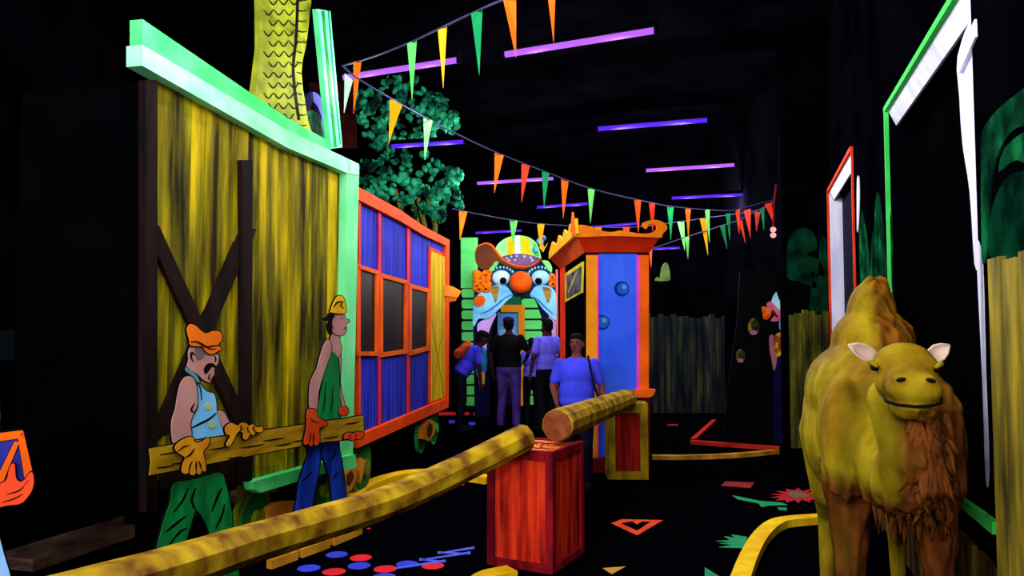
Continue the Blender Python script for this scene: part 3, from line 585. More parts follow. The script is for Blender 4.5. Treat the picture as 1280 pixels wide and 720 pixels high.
def crate(label, corner, ang, w, d, h, frame, boards, topm, fw=.055):
    """corner = near-right front corner on the floor; front runs to the left of it"""
    u = Vector((-math.cos(ang), math.sin(ang), 0)); v = Vector((math.sin(ang), math.cos(ang), 0)); c = Vector(corner)
    mid = c + u * w / 2 + v * d / 2; r = thing('wooden_crate', label, 'crate', mid)
    R = Matrix((-u, v, Vector((0, 0, 1)))).transposed()
    def bx(mb, a0, a1, b0, b1, z0, z1, m): mb.box(c + u * (a0 + a1) / 2 + v * (b0 + b1) / 2 + Vector((0, 0, (z0 + z1) / 2)), (abs(a1 - a0), abs(b1 - b0), z1 - z0), m, R)
    mb = MB(); t = fw * .4; n = max(3, int(w / .07))
    for k in range(n): bx(mb, t + (w - 2 * t) * k / n + .001, t + (w - 2 * t) * (k + 1) / n - .001, t * .8 + .003 * random.random(), .05, .01, h - .02, boards)
    mb.build('front_panel', r)
    mb = MB()
    for k in range(n): bx(mb, t * .8 + .003 * random.random(), .05, t + (d - 2 * t) * k / n + .001, t + (d - 2 * t) * (k + 1) / n - .001, .01, h - .02, boards)
    mb.build('side_panel', r)
    mb = MB(); bx(mb, w - .05, w - t * .8, t, d - t, .01, h - .02, boards); mb.build('side_panel', r)
    mb = MB(); bx(mb, t, w - t, d - .05, d - t * .8, .01, h - .02, boards); mb.build('back_panel', r)
    for a in (0, w - fw):
        for b in (0, d - fw): mb = MB(); bx(mb, a, a + fw, b, b + fw, 0, h, frame); mb.build('corner_post', r, False, .004)
    for z0, z1 in ((.0, fw), (h - fw * 1.2, h)):
        for (a0, a1, b0, b1) in ((fw, w - fw, 0, fw * .6), (fw, w - fw, d - fw * .6, d), (0, fw * .6, fw, d - fw), (w - fw * .6, w, fw, d - fw)):
            mb = MB(); bx(mb, a0, a1, b0, b1, z0, z1, frame); mb.build('rail', r, False, .003)
    mb = MB(); bx(mb, fw * .6, w - fw * .6, fw * .6, d - fw * .6, h - .035, h - .012, topm); tp = mb.build('top_panel', r)
    return r, c, u, v
c1 = PZ(691, 719, 0)
r1, cc, uu, vv = crate('front crate of red-orange boards with a crimson frame and orange top under the long log', c1, math.radians(27), .49, .56, .79, cfr, cred, ctop)
mb = MB()
for k in range(3):
    q = cc + uu * (.14 + k * .09) + vv * .28 + Vector((0, 0, .78)); mb.tube([q + Vector((.07 * math.cos(a), .13 * math.sin(a), 0)) for a in [j * .5 for j in range(11)]], .004, dredl, 6)
mb.build('top_scrolls', r1)
yfr = mat('crate yellow frame', (168, 138, 24), (104, 80, 14), scale=(6, 6, 3)); cred2 = mat('crate dark red', (165, 30, 18), (84, 8, 10), scale=(14, 14, 1.6), contrast=(.35, .65))
crate('back crate with a dull yellow frame and one tall dark red panel', PZ(811, 600, 0), math.radians(3), .43, .36, .80, yfr, cred2, yfr, fw=.085)
# ================================================================ BOOTH (blue, orange bands, flared roof)
BY = 8.75; BP = Panel((-1, BY), (3, BY))
fl = BP.w(732, 410); fr_ = BP.w(812, 410); bk = P(703, 410, 11.3)
booth = thing('ticket_booth', 'blue booth with orange bands and a flared orange-red roof ending in a curl', 'booth', ((fl.x + fr_.x) / 2, 9.6, 0))
bb = mat('booth blue', (62, 108, 250), (46, 88, 240), scale=(2, 2, 2)); dkr = mat('dark red', (110, 12, 12)); magenta = mat('magenta', (250, 80, 190))
mb = MB(); zt_ = BP.w(770, 316).z
depth = Vector((bk.x - fl.x, bk.y - fl.y, 0)); a, b = Vector((fl.x, BY, 0)), Vector((fr_.x, BY, 0))
mb.hexa([a + Vector((0, .02, 0)), b + Vector((0, .02, 0)), b + depth, a + depth], [q + Vector((0, 0, zt_)) for q in (a + Vector((0, .02, 0)), b + Vector((0, .02, 0)), b + depth, a + depth)], BLACK); mb.build('booth_body', booth)
mb = MB(); mb.rect(BP, 733, 317, 812, 590, 0, .03, dkr); mb.build('front_board', booth)
mb = MB(); mb.layer(BP, [(748, 317), (796, 317), (796, 590), (748, 590)], .01, .01, bb)
for (x, y) in ((777, 361), (752.5, 403)):
    mb.ell(BP, x, y, 9.5, 9.5, .013, .003, mat('ball navy', (20, 40, 150))); mb.ell(BP, x + 1.5, y - .5, 7, 7.2, .016, .003, mat('ball blue', (34, 100, 200))); mb.ell(BP, x + 3, y - 2.5, 3, 3, .019, .003, mat('ball light', (90, 160, 245)))
mb.build('blue_panel', booth)
for (x0_, x1_, m) in ((733, 747, AMBER), (799.5, 811, ORANGE)):
    mb = MB(); mb.rect(BP, x0_, 319, x1_, 590, .035, .035, m); lab(mb.build('upright_band', booth), 'orange upright band')
for (x0_, x1_) in ((746, 748.5), (796, 800)):
    mb = MB(); mb.rect(BP, x0_, 319, x1_, 590, .04, .03, magenta); mb.build('magenta_strip', booth)
mb = MB(); mb.layer(BP, [(793, 487), (820, 487), (817, 494), (812, 497), (793, 497)], .12, .14, ORANGE); mb.layer(BP, [(796, 497), (813, 497), (812, 590), (798, 590)], .06, .08, dkr); mb.build('plinth_moulding', booth)
mb = MB(); mb.layer(BP, [(731, 575), (757, 573), (766, 590), (731, 592)], .14, .12, dkr); mb.build('plinth', booth)
rf1 = mat('roof red', (236, 58, 16), (215, 44, 12)); rf2 = mat('roof rust', (240, 105, 45), (215, 84, 34)); rf3 = mat('roof orange', (240, 128, 20), (215, 100, 14)); rf4 = mat('spike yellow', (250, 190, 30), (240, 160, 20))
# flared roof: lower ring on the walls, upper ring pushed outwards
lo = [Vector((a.x - .01, BY - .05, zt_)), Vector((b.x, BY - .05, zt_)), b + depth + Vector((0, 0, zt_)), a + depth + Vector((-.02, 0, zt_))]
up = [BP.w(720, 293, .26), BP.w(827, 293, .26), b + depth + Vector((.25, .2, 2.72)), P(686, 322, 11.2)]
up[2].z = up[3].z
lo2 = [q + Vector((0, 0, .05)) for q in lo]
mb = MB(); mb.add([lo[0], lo[1], up[1], up[0], lo2[0], lo2[1]], [(0, 1, 2, 3)], rf1); mb.build('front_eave', booth)
roofL = MB(); roofL.add([lo[3], lo[0], up[0], up[3]], [(0, 1, 2, 3)], rf2); roofL.build('side_eave', booth)
mb = MB(); mb.add([lo[1], lo[2], up[2], up[1]], [(0, 1, 2, 3)], rf1); mb.build('side_eave', booth)
mb = MB(); mb.hexa([q + Vector((0, 0, -.02)) for q in up], up, rf3); mb.build('roof_top', booth)
mb = MB(); EP = Panel((-1, up[0].y), (3, up[0].y))
mb.layer(EP, [(719, 296), (717, 286), (724, 281), (738, 283), (750, 288), (764, 290), (776, 288), (788, 290), (802, 292), (814, 291), (821, 286), (820, 281), (812, 280), (808, 286), (803, 280), (810, 276), (822, 275), (832, 280), (834, 286), (828, 293), (826, 297), (800, 296), (760, 295)], .02, .05, rf3, 3)
lab(mb.build('roof_crest', booth), 'wavy orange crest ending in a curl')
SPn = Panel((up[3].x, up[3].y), (up[0].x, up[0].y))
mb = MB(); xs = [686, 690, 695, 698, 702, 705, 709, 712, 716, 719]; pts = [(686, 324)]
for i, x in enumerate(xs): pts.append((x, 322 - (x - 686) * 1.0 - (16 if i % 2 else 6)))
pts += [(720, 292)]
mb.layer(SPn, pts, .01, .03, rf4); mb.layer(SPn, [(712.5, 290), (715, 265), (718, 288)], .02, .02, ORANGE); lab(mb.build('roof_crest', booth), 'yellow spiked crest')
SD = Panel((fl.x, fl.y), (bk.x, bk.y))
pf = thing('framed_picture', 'yellow-framed dark picture on the booth side wall', 'picture', SD.w(717, 360, .02))
mb = MB(); mb.layer(SD, [(706, 342), (728, 327), (727, 366), (706, 378)], .02, .02, mat('frame yellow', (225, 215, 40))); mb.layer(SD, [(708, 345), (726, 333), (725, 363), (708, 373)], .03, .01, mat('picture grey', (110, 112, 130), (40, 42, 60), scale=(7, 7, 7)));
mb.stroke(SD, [(710, 366), (716, 352), (722, 338)], 2.2, .035, mat('picture streak', (190, 190, 90))); mb.build('picture_board', pf)
mb = MB(); mb.layer(SD, [(700, 335), (704, 333), (704, 520), (700, 520)], .03, .04, REDOR); mb.build('rear_post', booth)
# ================================================================ CLOWN FACADE
CY = 14.0; CP = Panel((-2, CY), (3, CY))
def K(pts): return [(560 + x / 5.12, 280 + y / 5.12) for x, y in pts]
def k1(x, y): return 560 + x / 5.12, 280 + y / 5.12
g = CP.w(645, 500); cl = thing('clown_face_entrance', 'giant clown face entrance with orange nose, striped hat and open mouth doorway', 'clown entrance', (g.x, CY, 0))
fb = mat('clown light blue', (150, 225, 255), (95, 185, 240), scale=(3, 3, 3)); tealc = mat('clown teal', (14, 72, 100), (8, 44, 70), scale=(3, 3, 3)); lav = mat('clown lavender', (225, 180, 250), (195, 145, 240), scale=(2, 2, 2)); navy2 = mat('clown navy', (16, 16, 62), (10, 10, 40))
mb = MB(); mb.layer(CP, K([(165, 440), (265, 290), (330, 230), (600, 230), (665, 290), (700, 430), (700, 620), (690, 640), (590, 530), (545, 470), (400, 460), (330, 540), (270, 600), (160, 660)]), 0, .12, tealc); mb.build('face_board', cl)
ft = CP.w(640, 524).z
mb = MB(); mb.layer(CP, K([(160, 600), (270, 590), (330, 545), (290, 640), (268, 740), (262, 900), (262, 1290), (170, 1290), (165, 900)]), .005, .12, navy2); mb.layer(CP, K([(190, 640), (255, 600), (310, 570), (280, 640), (255, 720), (240, 840), (215, 850), (195, 720)]), .02, .02, lav, 3)
mb.layer(CP, K([(175, 830), (230, 790), (250, 850), (240, 960), (190, 980), (175, 900)]), .025, .02, mat('paint teal splash', (36, 130, 180), (12, 50, 130), scale=(6, 6, 6)), 3); mb.layer(CP, K([(195, 960), (230, 950), (235, 1010), (215, 1060), (200, 1030)]), .03, .02, fyel, 3)
lab(mb.build('left_jamb', cl), 'left side of the mouth doorway')
mb = MB(); mb.layer(CP, K([(560, 480), (600, 530), (690, 620), (705, 640), (705, 1290), (660, 1290), (658, 900), (640, 720), (600, 600)]), .005, .12, navy2); mb.layer(CP, K([(640, 560), (690, 600), (690, 900), (672, 900), (665, 700)]), .02, .02, lav, 2); lab(mb.build('right_jamb', cl), 'right side of the mouth doorway')
mb = MB(); mb.layer(CP, K([(690, 290), (704, 290), (706, 1290), (690, 1290)]), .04, .1, mat('salmon', (255, 110, 110))); mb.build('edge_post', cl)
mb = MB(); mb.layer(CP, K([(415, 455), (370, 395), (330, 388), (285, 398), (235, 425), (190, 455), (166, 505), (158, 600), (162, 655), (176, 640), (196, 606), (240, 606), (275, 592), (330, 540), (380, 488)]), .05, .08, fb, 3)
mb.stroke(CP, K([(200, 575), (250, 560), (310, 520), (370, 470), (410, 455)]), 2.2, .055, mat('clown mid blue', (50, 130, 205))); lab(mb.build('cheek', cl), 'light blue left cheek')
mb = MB(); mb.layer(CP, K([(525, 455), (560, 400), (610, 390), (660, 405), (690, 450), (694, 560), (690, 615), (650, 585), (600, 535), (560, 480)]), .05, .08, fb, 3); mb.stroke(CP, K([(535, 455), (580, 490), (630, 540), (680, 580)]), 2.2, .055, mat('clown mid blue', (50, 130, 205))); lab(mb.build('cheek', cl), 'light blue right cheek')
for (x, y, px_, py_) in ((340, 345, 352, 362), (592, 345, 580, 365)):
    mb = MB(); X, Yq = k1(x, y); c = CP.w(X, Yq, .02); mb.ball(c, (58 / 5.12 / 960 * CY, .08, 50 / 5.12 / 960 * CY), mat('eye white', (200, 235, 255), (150, 210, 250)), None, 22, 12)
    e = mb.build('eye', cl, True)
    mb = MB(); X, Yq = k1(px_, py_); mb.ball(CP.w(X, Yq, .08), (23 / 5.12 / 960 * CY, .04, 23 / 5.12 / 960 * CY), INK); mb.build('pupil', e, True)
mb = MB(); X, Yq = k1(466, 374); rr_ = 72 / 5.12 / 960 * CY; mb.ball(CP.w(X, Yq, .12), (rr_, rr_ * .9, rr_), mat('nose orange', (255, 100, 24), (240, 80, 16)), None, 28, 18); lab(mb.build('nose', cl, True), 'round orange nose')
for pts in ([(266, 300), (272, 262), (300, 232), (332, 226), (325, 250), (298, 282), (285, 300)], [(602, 236), (640, 236), (664, 272), (664, 306), (645, 296), (625, 268)]):
    mb = MB(); mb.layer(CP, K(pts), .05, .05, mat('lid green', (150, 235, 120), (110, 215, 110)), 3); mb.build('eyelid', cl)
mb = MB()
for cx_, sg in ((345, 1), (590, 1)):
    for k in range(9):
        a_ = math.pi * (1.12 + .085 * k); X, Yq = k1(cx_ + 84 * math.cos(a_), 345 + 70 * math.sin(a_)); mb.ell(CP, X, Yq, 1.3, 1.7, .03, .02, mat('lash pale', (150, 215, 250)), 10)
lab(mb.build('eyelashes', cl), 'row of pale lash dots')
for pts in ([(268, 412), (300, 398), (328, 402), (318, 460), (304, 506), (292, 470)], [(602, 405), (640, 408), (662, 428), (654, 480), (637, 508), (622, 460)]):
    mb = MB(); mb.layer(CP, K(pts), .058, .02, mat('marking gold', (190, 150, 50), (60, 60, 60), scale=(1, 1, 5)), 2); mb.build('cheek_marking', cl)
mb = MB(); X, Yq = k1(202, 492); mb.ell(CP, X, Yq, 38 / 5.12, 34 / 5.12, .07, .03, ORANGE, rot=-.5); mb.build('cheek_spot', cl)
hairm = mat('hair orange', (250, 140, 24), (220, 90, 14), scale=(12, 12, 12))
mb = MB()
rq = random.Random(5)
for k in range(40):
    x, y = rq.uniform(178, 262), rq.uniform(312, 425); X, Yq = k1(x, y); mb.ball(CP.w(X, Yq, .03), (.07, .05, .07), hairm, None, 10, 7)
lab(mb.build('hair_tuft', cl, True), 'curly orange hair tuft')
mb = MB()
for k in range(8):
    X, Yq = k1(rq.uniform(662, 682), rq.uniform(330, 390)); mb.ball(CP.w(X, Yq, .0), (.06, .05, .07), hairm, None, 10, 7)
mb.build('hair_tuft', cl, True)
mb = MB(); dome = K([(300, 190), (312, 140), (350, 102), (400, 80), (450, 72), (510, 82), (555, 110), (580, 150), (592, 200), (592, 240), (450, 215), (330, 225)])
mb.layer(CP, dome, .02, .12, mat('hat pale green', (160, 250, 150), (120, 230, 120), scale=(2, 2, 2)), 3)
for pts, m in (([(385, 92), (425, 78), (425, 190), (378, 205)], YELLOW), ([(432, 76), (460, 74), (462, 190), (428, 190)], WHITE), ([(468, 78), (520, 90), (530, 200), (468, 190)], YELLOW), ([(545, 112), (575, 150), (585, 210), (550, 200)], mat('hat green', (70, 200, 70)))):
    mb.layer(CP, K(pts), .03, .02, m)
lab(mb.build('hat_dome', cl), 'striped green, yellow and white hat dome')
mb = MB(); mb.layer(CP, K([(345, 214), (385, 198), (450, 190), (520, 196), (592, 222), (575, 248), (520, 262), (440, 266), (385, 250)]), .04, .04, mat('band mauve', (130, 90, 130), (80, 50, 90)), 3)
for x, y in ((375, 218), (405, 208), (440, 205), (490, 208), (530, 215), (430, 230), (540, 232), (390, 232)): X, Yq = k1(x, y); mb.ell(CP, X, Yq, 1.4, 1.4, .05, .02, fb, 10)
mb.build('hat_band', cl)
mb = MB(); mb.layer(CP, K([(172, 195), (180, 150), (215, 128), (250, 122), (285, 140), (312, 178), (350, 222), (410, 255), (475, 268), (545, 255), (592, 215), (602, 230), (560, 268), (480, 290), (400, 278), (345, 255), (305, 235), (275, 275), (222, 292), (182, 255)]), .07, .06, mat('brim brown', (120, 62, 30), (70, 38, 34), scale=(1.6, 1.6, 1.6)), 3)
mb.stroke(CP, K([(176, 180), (185, 148), (215, 130), (250, 124), (285, 140), (312, 178), (350, 224), (410, 258), (475, 272), (545, 260), (596, 220)]), 2.4, .08, ORANGE); lab(mb.build('hat_brim', cl), 'drooping brown brim edged in orange')
mb = MB()
for x, y, r in ((590, 110, 24), (560, 165, 20), (612, 90, 16)): X, Yq = k1(x, y); mb.ball(CP.w(X, Yq, .05), r / 5.12 / 960 * CY, mat('bobble blue', (130, 190, 215), (40, 90, 110), scale=(9, 9, 9)), None, 12, 8)
mb.layer(CP, K([(585, 150), (600, 90), (615, 150), (640, 120), (610, 180)]), .03, .03, rf4); lab(mb.build('hat_ornament', cl, False), 'blue bobbles and yellow sprig')
# green rung wall behind the clown
gm = mat('rung green', (125, 255, 140), (85, 235, 105), scale=(1, 1, 3))
def rungs(label, px0, px1, y0, y1, Y, solid):
    pn = Panel((-2, Y), (3, Y)); g = pn.w((px0 + px1) / 2, 500); r = thing('green_slatted_column', label, 'column', (g.x, Y, 0))
    mb = MB(); mb.rect(pn, px0, y0, px1, PYf(Y), -.02, .05, mat('deep green board', (10, 60, 30), (6, 40, 20))); mb.build('back_board', r)
    y = y0; mb = MB()
    if solid > y0: mb.rect(pn, px0, y0, px1, solid, .02, .05, gm); y = solid + 1
    k = 0
    while y < PYf(Y) - 6:
        mb.layer(pn, [(px0 + 1, y + 2), (px0 + 3, y), (px1 - 3, y), (px1 - 1, y + 2), (px1 - 1, y + 9), (px1 - 3, y + 11), (px0 + 3, y + 11), (px0 + 1, y + 9)], .02, .05, gm); y += 13.5
    mb.build('slats', r); return r
def PYf(Y): return 410 + 1.6 * F / Y
rungs('glowing green slatted column left of the clown face', 576, 597, 297, 520, 15.2, 360)
rungs('glowing green slatted column seen through the clown mouth', 651, 679, 360, 500, 16.2, 0)
PP = Panel((-2, 15.9), (3, 15.9)); g = PP.w(641, 500); pst = thing('orange_framed_board', 'orange-framed blue and pink board seen through the clown mouth', 'sign board', (g.x, 15.9, 0))
mb = MB(); mb.layer(PP, [(626, 381), (656, 381), (656, 507), (648, 507), (648, 390), (626, 390)], .03, .05, AMBER); mb.build('board_frame', pst)
mb = MB(); mb.rect(PP, 622, 390, 648, 440, 0, .04, mat('board blue', (90, 160, 240))); mb.rect(PP, 628, 400, 640, 406, .01, .01, mat('board pink', (235, 110, 120))); mb.rect(PP, 624, 412, 644, 420, .01, .01, mat('board pale', (150, 190, 230))); mb.rect(PP, 622, 440, 648, 507, 0, .04, navy2); mb.build('board_face', pst)
mb = MB(); mb.rect(PP, 612, 366, 651, 381, -.1, .04, mat('sea green', (20, 110, 80))); mb.build('header_board', pst)
# pale green fin high on the far wall
SH = Panel((0, 17), (9, 17)); g = SH.w(831, 352); fin = thing('leaf_shelf', 'small pale green pointed leaf shape high in the dark right of the booth', 'ornament', (g.x, 17, g.z))
mb = MB(); mb.layer(SH, [(819, 351), (822, 346), (825, 348), (827, 335), (832, 328), (836, 333), (838, 346), (836, 351)], 0, .05, mat('pale fin', (125, 155, 80), (80, 110, 50)), 2); mb.build('leaf_board', fin)
mb = MB(); mb.rect(SH, 817, 352, 838, 410 + 1.6 * F / 17, -.01, .04, BLACK); mb.build('shelf_post', fin); fin.location.z = 0
for ch in fin.children: ch.location.z = 0
for ch in fin.children:
    for v in ch.data.vertices: v.co.z += g.z
# ================================================================ FENCES
def fence(label, pan, px0, px1, ytop, z0, z1, m, off, n, rnd=.04, top=.0, tops=None):
    t0, t1 = sorted((pan.t(px0, off), pan.t(px1, off))); r = thing('slat_fence', label, 'fence', pan.at((t0 + t1) / 2, 0, off))
    mb = MB(); w = (t1 - t0) / n; rq = random.Random(int(px0))
    for k in range(n):
        z = z1 + rq.uniform(-rnd, rnd); a, b = t0 + k * w + w * .06, t0 + (k + 1) * w - w * .06
        c = rq.uniform(-.01, .01); pbox(mb, pan, a, b, z0, z, off + c, off - .022 + c, m)
    mb.build('slats', r)
    mb = MB()
    for z in (z0 + .25, z1 - .35): pbox(mb, pan, t0, t1, z - .04, z + .04, off - .035, off - .06, BLACK)
    mb.build('fence_rail', r); return r
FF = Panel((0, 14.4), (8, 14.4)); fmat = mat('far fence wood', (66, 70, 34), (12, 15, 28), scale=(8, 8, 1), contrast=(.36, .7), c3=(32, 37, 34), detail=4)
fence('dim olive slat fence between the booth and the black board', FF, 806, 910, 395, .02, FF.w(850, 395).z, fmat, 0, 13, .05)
FA = Panel((0, 10.2), (8, 10.2)); fm2 = mat('olive fence wood', (140, 134, 26), (36, 36, 22), scale=(8, 8, 1.1), contrast=(.36, .68), c3=(84, 82, 26), detail=4)
fence('olive yellow slat fence left of the camel, below the small leaf painting', FA, 986, 1036, 390, .02, FA.w(1010, 390).z, fm2, 0, 6, .05)
fm3 = mat('near fence wood', (186, 160, 32), (62, 52, 22), scale=(7, 7, 1.3), contrast=(.34, .68), c3=(126, 112, 34), detail=5)
fence('tall yellow-brown slat fence at the right edge of the picture', RW, 1238, 1420, 325, .02, RW.w(1242, 326, .12).z, fm3, .12, 7, .015)
fm4 = mat('low fence wood', (104, 84, 26), (34, 22, 14), scale=(8, 8, 1.2), contrast=(.36, .7), c3=(66, 50, 20), detail=4)
fence('low brown slat boarding behind the camel legs, under the green sill', RW, 1062, 1238, 600, .02, z1b - .1, fm4, .05, 14, .01)
# small glow patches on the near edge of the green opening
# ================================================================ WALL LEAF PAINTINGS
lf = mat('painted leaf', (16, 104, 54), (3, 26, 18), scale=(5, 5, 5), contrast=(.36, .68), c3=(8, 60, 34), detail=4, spec=0); lfd = mat('painted leaf dim', (8, 66, 40), (2, 20, 14), scale=(4, 4, 4), contrast=(.36, .68), spec=0)
g = RW.w(1095, 370, .01); lp = thing('leaf_painting', 'spiky green leaves painted on the wall between the two openings', 'mural', g)
for pts in ([(1078, 420), (1074, 300), (1075, 258), (1082, 290), (1086, 330), (1092, 420)], [(1092, 420), (1092, 300), (1096, 240), (1102, 270), (1106, 330), (1104, 420)], [(1104, 420), (1106, 340), (1112, 280), (1114, 275), (1115, 420)], [(1086, 420), (1088, 330), (1091, 290), (1094, 340), (1096, 420)]):
    mb = MB(); mb.layer(RW, pts, .008, .008, lf, 3); mb.build('leaf', lp)
ALP = Panel((0, 10.38), (8, 10.38)); g = ALP.w(1010, 380, .01); lp = thing('leaf_painting', 'rounded dim green leaves painted above the olive fence', 'mural', g)
for pts in ([(984, 345), (986, 300), (1000, 285), (1016, 290), (1022, 310), (1008, 318), (1024, 325), (1030, 345), (1012, 340), (1022, 360), (1000, 352)], [(1024, 388), (1024, 310), (1029, 295), (1034, 310), (1035, 388)], [(1012, 388), (1016, 350), (1021, 345), (1024, 388)]):
    mb = MB(); mb.layer(ALP, pts, .008, .008, lfd, 3); mb.build('leaf', lp)
g = RW.w(1250, 320, .01); lp = thing('leaf_painting', 'large arching green leaves painted above the near fence', 'mural', g)
for pts in ([(1227, 318), (1226, 200), (1228, 165), (1244, 140), (1270, 118), (1300, 100), (1300, 150), (1270, 160), (1250, 185), (1238, 230), (1232, 318)], [(1236, 318), (1240, 260), (1256, 225), (1276, 214), (1300, 222), (1300, 330), (1260, 330)], [(1248, 215), (1256, 185), (1280, 165), (1300, 160), (1300, 210), (1270, 200)]):
    mb = MB(); mb.layer(RW, pts, .008, .008, lf if pts[0][0] != 1236 else lfd, 3); mb.build('leaf', lp)
# ================================================================ BLACK BOARD FIGURE
KB = Panel((2, 10.65), (8, 10.65)); g = KB.w(945, 560); kb = thing('painted_magician_board', 'tall black board with a beaked pink face, white pointed hat and navy legs', 'painted board', (g.x, 10.6, 0))
mb = MB(); mb.layer(KB, [(925, 340), (984, 332), (984, 410 + 1.6 * F / 10.6), (903, 410 + 1.6 * F / 10.6), (912, 470), (922, 400)], 0, .04, mat('board black', (5, 5, 9), (3, 3, 5))); mb.build('board', kb)
def kl(nm, pts, m, off=.01, sm=2, l=None):
    mb = MB(); mb.layer(KB, [(900 + x / 6, 350 + y / 6) for x, y in pts], off, .01, m, sm); o = mb.build(nm, kb)
    if l: lab(o, l)
ppink = mat('face pink', (225, 120, 140), (180, 80, 110), scale=(6, 6, 6))
kl('hat', [(385, 165), (400, 120), (422, 88), (440, 140), (470, 190), (480, 240), (430, 215)], mat('hat ice', (190, 245, 245), (150, 220, 235)), .01, 0, 'white pointed hat')
kl('face', [(350, 180), (372, 160), (400, 175), (430, 210), (468, 245), (470, 290), (430, 310), (380, 305), (410, 265), (385, 240), (360, 215)], ppink, .018)
kl('beak', [(312, 198), (345, 200), (385, 240), (380, 275), (350, 300), (325, 290)], mat('beak amber', (250, 150, 20), (220, 60, 20), scale=(10, 10, 10)), .026, 0)
kl('mouth', [(385, 235), (410, 268), (440, 282), (420, 250), (400, 225)], dkr, .03)
kl('collar', [(448, 305), (470, 290), (470, 370), (448, 372), (444, 340)], mat('collar blue', (110, 180, 230)), .012)
kl('jacket', [(398, 440), (430, 400), (470, 380), (470, 560), (430, 580), (395, 545)], mat('jacket gold', (215, 165, 30), (130, 50, 20), scale=(14, 14, 14), contrast=(.42, .58)), .014, 0)
kl('lapel', [(372, 420), (405, 420), (400, 520), (428, 585), (408, 685), (392, 620), (372, 510)], mat('lapel rose', (185, 110, 125)), .02, 2)
kl('trousers', [(430, 585), (478, 560), (480, 1230), (400, 1230), (405, 700)], mat('deep navy', (14, 14, 66), (8, 8, 40)), .01, 0)
for x, y, rx, ry in ((252, 350, 42, 62), (155, 568, 34, 50)):
    mb = MB(); mb.ell(KB, 900 + x / 6, 350 + y / 6, rx / 6, ry / 6, .012, .02, mat('medallion gold', (150, 120, 50), (50, 36, 24), scale=(9, 9, 9))); mb.ell(KB, 900 + (x + 12) / 6, 350 + (y - 8) / 6, rx / 9, ry / 8, .018, .01, mat('medallion dark', (60, 58, 16), (24, 12, 10), scale=(20, 20, 20))); mb.ell(KB, 900 + x / 6, 350 + (y + ry * .72) / 6, rx / 9, ry / 20, .02, .01, mat('medallion rose', (170, 110, 150)))
    mb.build('medallion', kb)
# ================================================================ BUNTING
PC = {'o': mat('pennant orange', (255, 110, 24), (245, 90, 18)), 'y': mat('pennant yellow', (255, 185, 30), (250, 165, 20)), 'g': mat('pennant green', (30, 160, 88), (18, 130, 70)), 'l': mat('pennant light green', (120, 225, 110), (80, 200, 90)), 'r': mat('pennant red', (238, 66, 40), (220, 50, 30)), 'w': mat('pennant white', (210, 255, 225)), 's': mat('pennant salmon', (250, 80, 60))}
CN = {'o': 'orange pennant', 'y': 'yellow pennant', 'g': 'green pennant', 'l': 'light green pennant', 'r': 'red pennant', 'w': 'white pennant', 's': 'salmon pennant'}
cordm = mat('cord', (70, 70, 110), (50, 50, 80))
def bunting(label, cord, flags, r=.008):
    pts = [P(x, y, Y) for x, y, Y in cord]; mid = pts[len(pts) // 2]; root = thing('hanging_bunting', label, 'bunting', mid)
    cc = []
    for i in range(len(pts) - 1):
        for j in range(6):
            g = lambda q: pts[max(0, min(len(pts) - 1, q))]
            t = j / 6; p0, p1, p2, p3 = g(i - 1), g(i), g(i + 1), g(i + 2)
            cc.append(.5 * (2 * p1 + (p2 - p0) * t + (2 * p0 - 5 * p1 + 4 * p2 - p3) * t * t + (3 * p1 - p0 - 3 * p2 + p3) * t ** 3))
    cc.append(pts[-1]); mb = MB(); mb.tube(cc, r, cordm, 6); mb.build('cord', root, True)
    for (x, y, x2, y2, w, c) in flags:
        i = min(range(len(cord) - 1), key=lambda i: 0 if cord[i][0] <= x <= cord[i + 1][0] else min(abs(cord[i][0] - x), abs(cord[i + 1][0] - x)))
        (xa, ya, Ya), (xb, yb2, Yb) = cord[i], cord[i + 1]; f = (x - xa) / (xb - xa); Y = Ya + (Yb - Ya) * f; sl = (yb2 - ya) / (xb - xa)
        mb = MB(); rows = []
        for k in range(7):
            t = k / 6; cx_ = x + (x2 - x) * t; cy_ = y + (y2 - y) * t; hw = w / 2 * (1 - t) + .15; bow = .02 * math.sin(t * 3.1 + x)
            s = sl * hw * (1 - t)
            rows.append((P(cx_ - hw, cy_ - s, Y + bow), P(cx_ + hw, cy_ + s, Y + bow - .012 * (1 - t))))
        e = Vector((0, .003, 0))
        for k in range(6):
            a0, b0 = rows[k]; a1, b1 = rows[k + 1]; mb.hexa([a0, b0, b1, a1], [a0 + e, b0 + e, b1 + e, a1 + e], PC[c])
        lab(mb.build('pennant', root), CN[c])
bunting('upper pennant string rising from the wagon corner towards the top of the picture', [(428, 82, 6.9), (447, 77, 6.6), (480, 66, 6.1), (515, 52, 5.7), (553, 34, 5.1), (596, 14, 4.6), (632, -1, 4.25), (690, -18, 3.95), (780, -60, 3.6)],
        [(447, 76, 442, 142, 10, 'o'), (515, 52, 515, 125, 12, 'l'), (553, 35, 554, 110, 11, 'y'), (596, 14, 599, 94, 14, 'g'), (637, -4, 645, 72, 16, 'o'), (689, -16, 692, 52, 11, 'o')])
